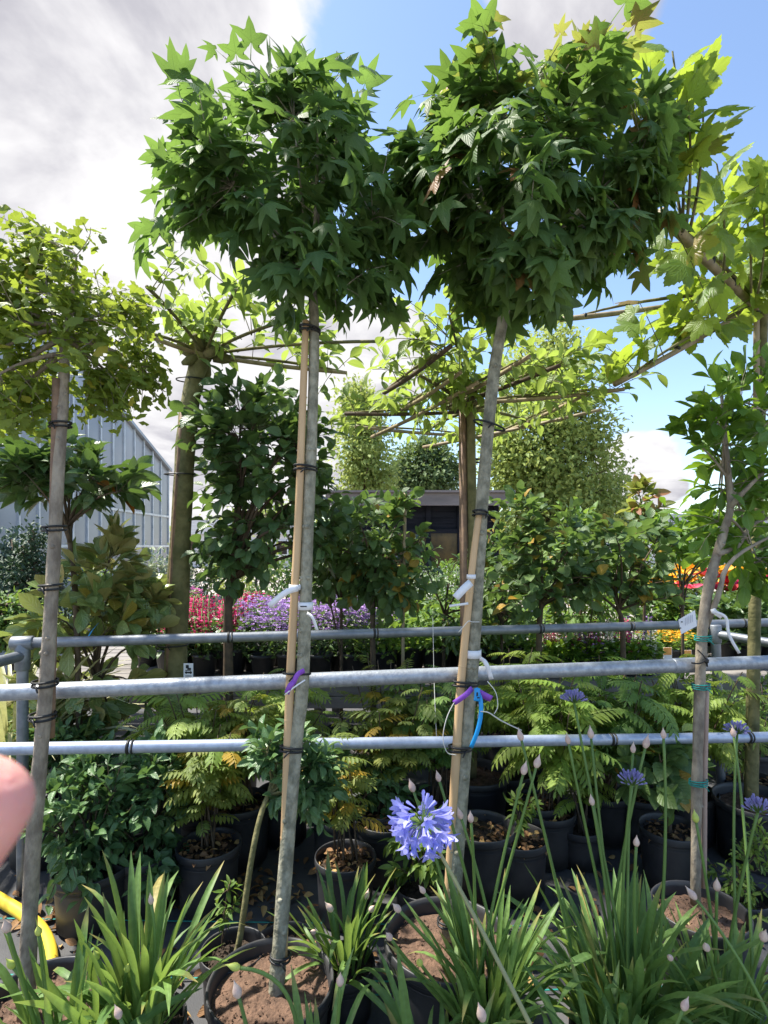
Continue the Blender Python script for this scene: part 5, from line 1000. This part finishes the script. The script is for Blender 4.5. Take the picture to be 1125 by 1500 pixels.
for i, (px, py, Y, lab) in enumerate(((978, 960, 4.25, 'orange and white plant label below the orange daisies'), (1007, 964, 4.25, 'orange and white plant label near the magnolia stem'))):
    l = thing('plant_label', lab, 'label', at(px, py, Y)); part('card', MB().box(at(px, py, Y), (.065, .003, .12)), M['white'], l, False); part('picture', MB().box(at(px, py - 6, Y - .003), (.06, .002, .055)), M['orange'], l, False)
# ------------------------------------------------------------------ ground clutter
hz = thing('yellow_hose', 'yellow hose lying on the fabric behind the ginkgo stem', 'hose', atz(40, 1340, .03))
part('tube', MB().tube(spl([atz(-60, 1285, .035), atz(0, 1318, .035), atz(38, 1342, .035), atz(62, 1365, .035), atz(74, 1400, .035), atz(70, 1460, .035), atz(40, 1500, .035)], 40), .025, 14), M['yellow'], hz)
rg = np.random.default_rng(500); dl = {}
spots = [(rg.normal(395, 28), rg.normal(1312, 22)) for _ in range(60)] + [(rg.normal(85, 30), rg.normal(1348, 14)) for _ in range(36)] + [(rg.uniform(0, 620), rg.uniform(1270, 1490)) for _ in range(70)] + [(rg.uniform(560, 1125), rg.uniform(1240, 1490)) for _ in range(60)] + [(rg.normal(600, 25), rg.normal(1300, 25)) for _ in range(26)]
for x, y in spots:
    p = atz(x, y, .016 + rg.random() * .012); A = frames(p, rg.normal(size=3) * [1, 1, .2], np.array([0, 0, 1.]) + rg.normal(size=3) * .35, rg.uniform(.035, .065))[0]
    o = link('fallen_leaf', tpl_mesh(OV[rg.integers(3)], M['dry'], 'fallen_leaf'), None, Matrix(A.tolist())); tag(o, 'dry brown leaf fallen on the black ground fabric', 'leaf', 'fallen leaves on the ground fabric')
n = 900; P = np.stack([rg.uniform(-3, 3, n), rg.uniform(2.0, 3.7, n), rg.uniform(.012, .03, n)], 1)
mb = MB().inst(OV[1], frames(P, rg.normal(size=(n, 3)) * [1, 1, .2], np.array([0, 0, 1.]) + rg.normal(size=(n, 3)) * .35, rg.uniform(.02, .05, n)), rng.random(n)); tag(link('leaf_litter', mb.mesh('leaf_litter', M['dry'])), kind='stuff')
# ------------------------------------------------------------------ the photographer's hand, one fingertip reaching into view
hd = thing('hand', 'bare pink fingertip reaching in beside the ginkgo stem', 'hand', (-.12, .06, CZ - .12))
me = bpy.data.meshes.new('hand_skin')
tipv = at(17, 1117, .10); fd = Vector((-.052, -.012, -.068)).normalized()
pts = [tuple(tipv), tuple(tipv + fd * .012), tuple(tipv + fd * .026), tuple(tipv + fd * .048 + Vector((-.002, 0, 0))), tuple(tipv + fd * .075 + Vector((-.006, -.004, -.004)))]
rad = [.0086, .0108, .0114, .0118, .0120]; E_ = [(0, 1), (1, 2), (2, 3), (3, 4)]
kn_ = Vector(pts[-1]); palm = kn_ + Vector((-.035, -.02, -.045)); wr = palm + Vector((-.02, -.05, -.06)); pts += [tuple(palm), tuple(wr), tuple(wr + Vector((-.02, -.07, -.09)))]; rad += [.024, .021, .026]; E_ += [(4, 5), (5, 6), (6, 7)]
for k in range(4):
    o = Vector((-.018 - .017 * k if k < 3 else .012, .008 * (k - 1), -.004 * k)); kb = palm + Vector((-.004 - .012 * k, .012, .018 - .006 * k)) if k < 3 else palm + Vector((.02, .01, -.012))
    s = (.040, .036, .028, .030)[k]; c = len(pts)
    for q, dv in enumerate((Vector((-.2, .5, .8)), Vector((-.2, .9, .1)), Vector((-.1, .5, -.8)))): pts.append(tuple(Vector(pts[-1]) + dv.normalized() * s * (.9, .65, .5)[q] if q else kb + o * .3 + dv.normalized() * s * .6)); rad.append((.0088, .0078, .0066)[q])
    E_ += [(5, c), (c, c + 1), (c + 1, c + 2)]
me.from_pydata(pts, E_, []); ho = link('skin', me, hd); me.materials.append(M['skin'])
sk = ho.modifiers.new('skin', 'SKIN'); sk.use_smooth_shade = True; sd_ = ho.modifiers.new('sub', 'SUBSURF'); sd_.levels = 2; sd_.render_levels = 2
for v, r in zip(me.skin_vertices[0].data, rad): v.radius = (r, r)
me.skin_vertices[0].data[5].use_root = True
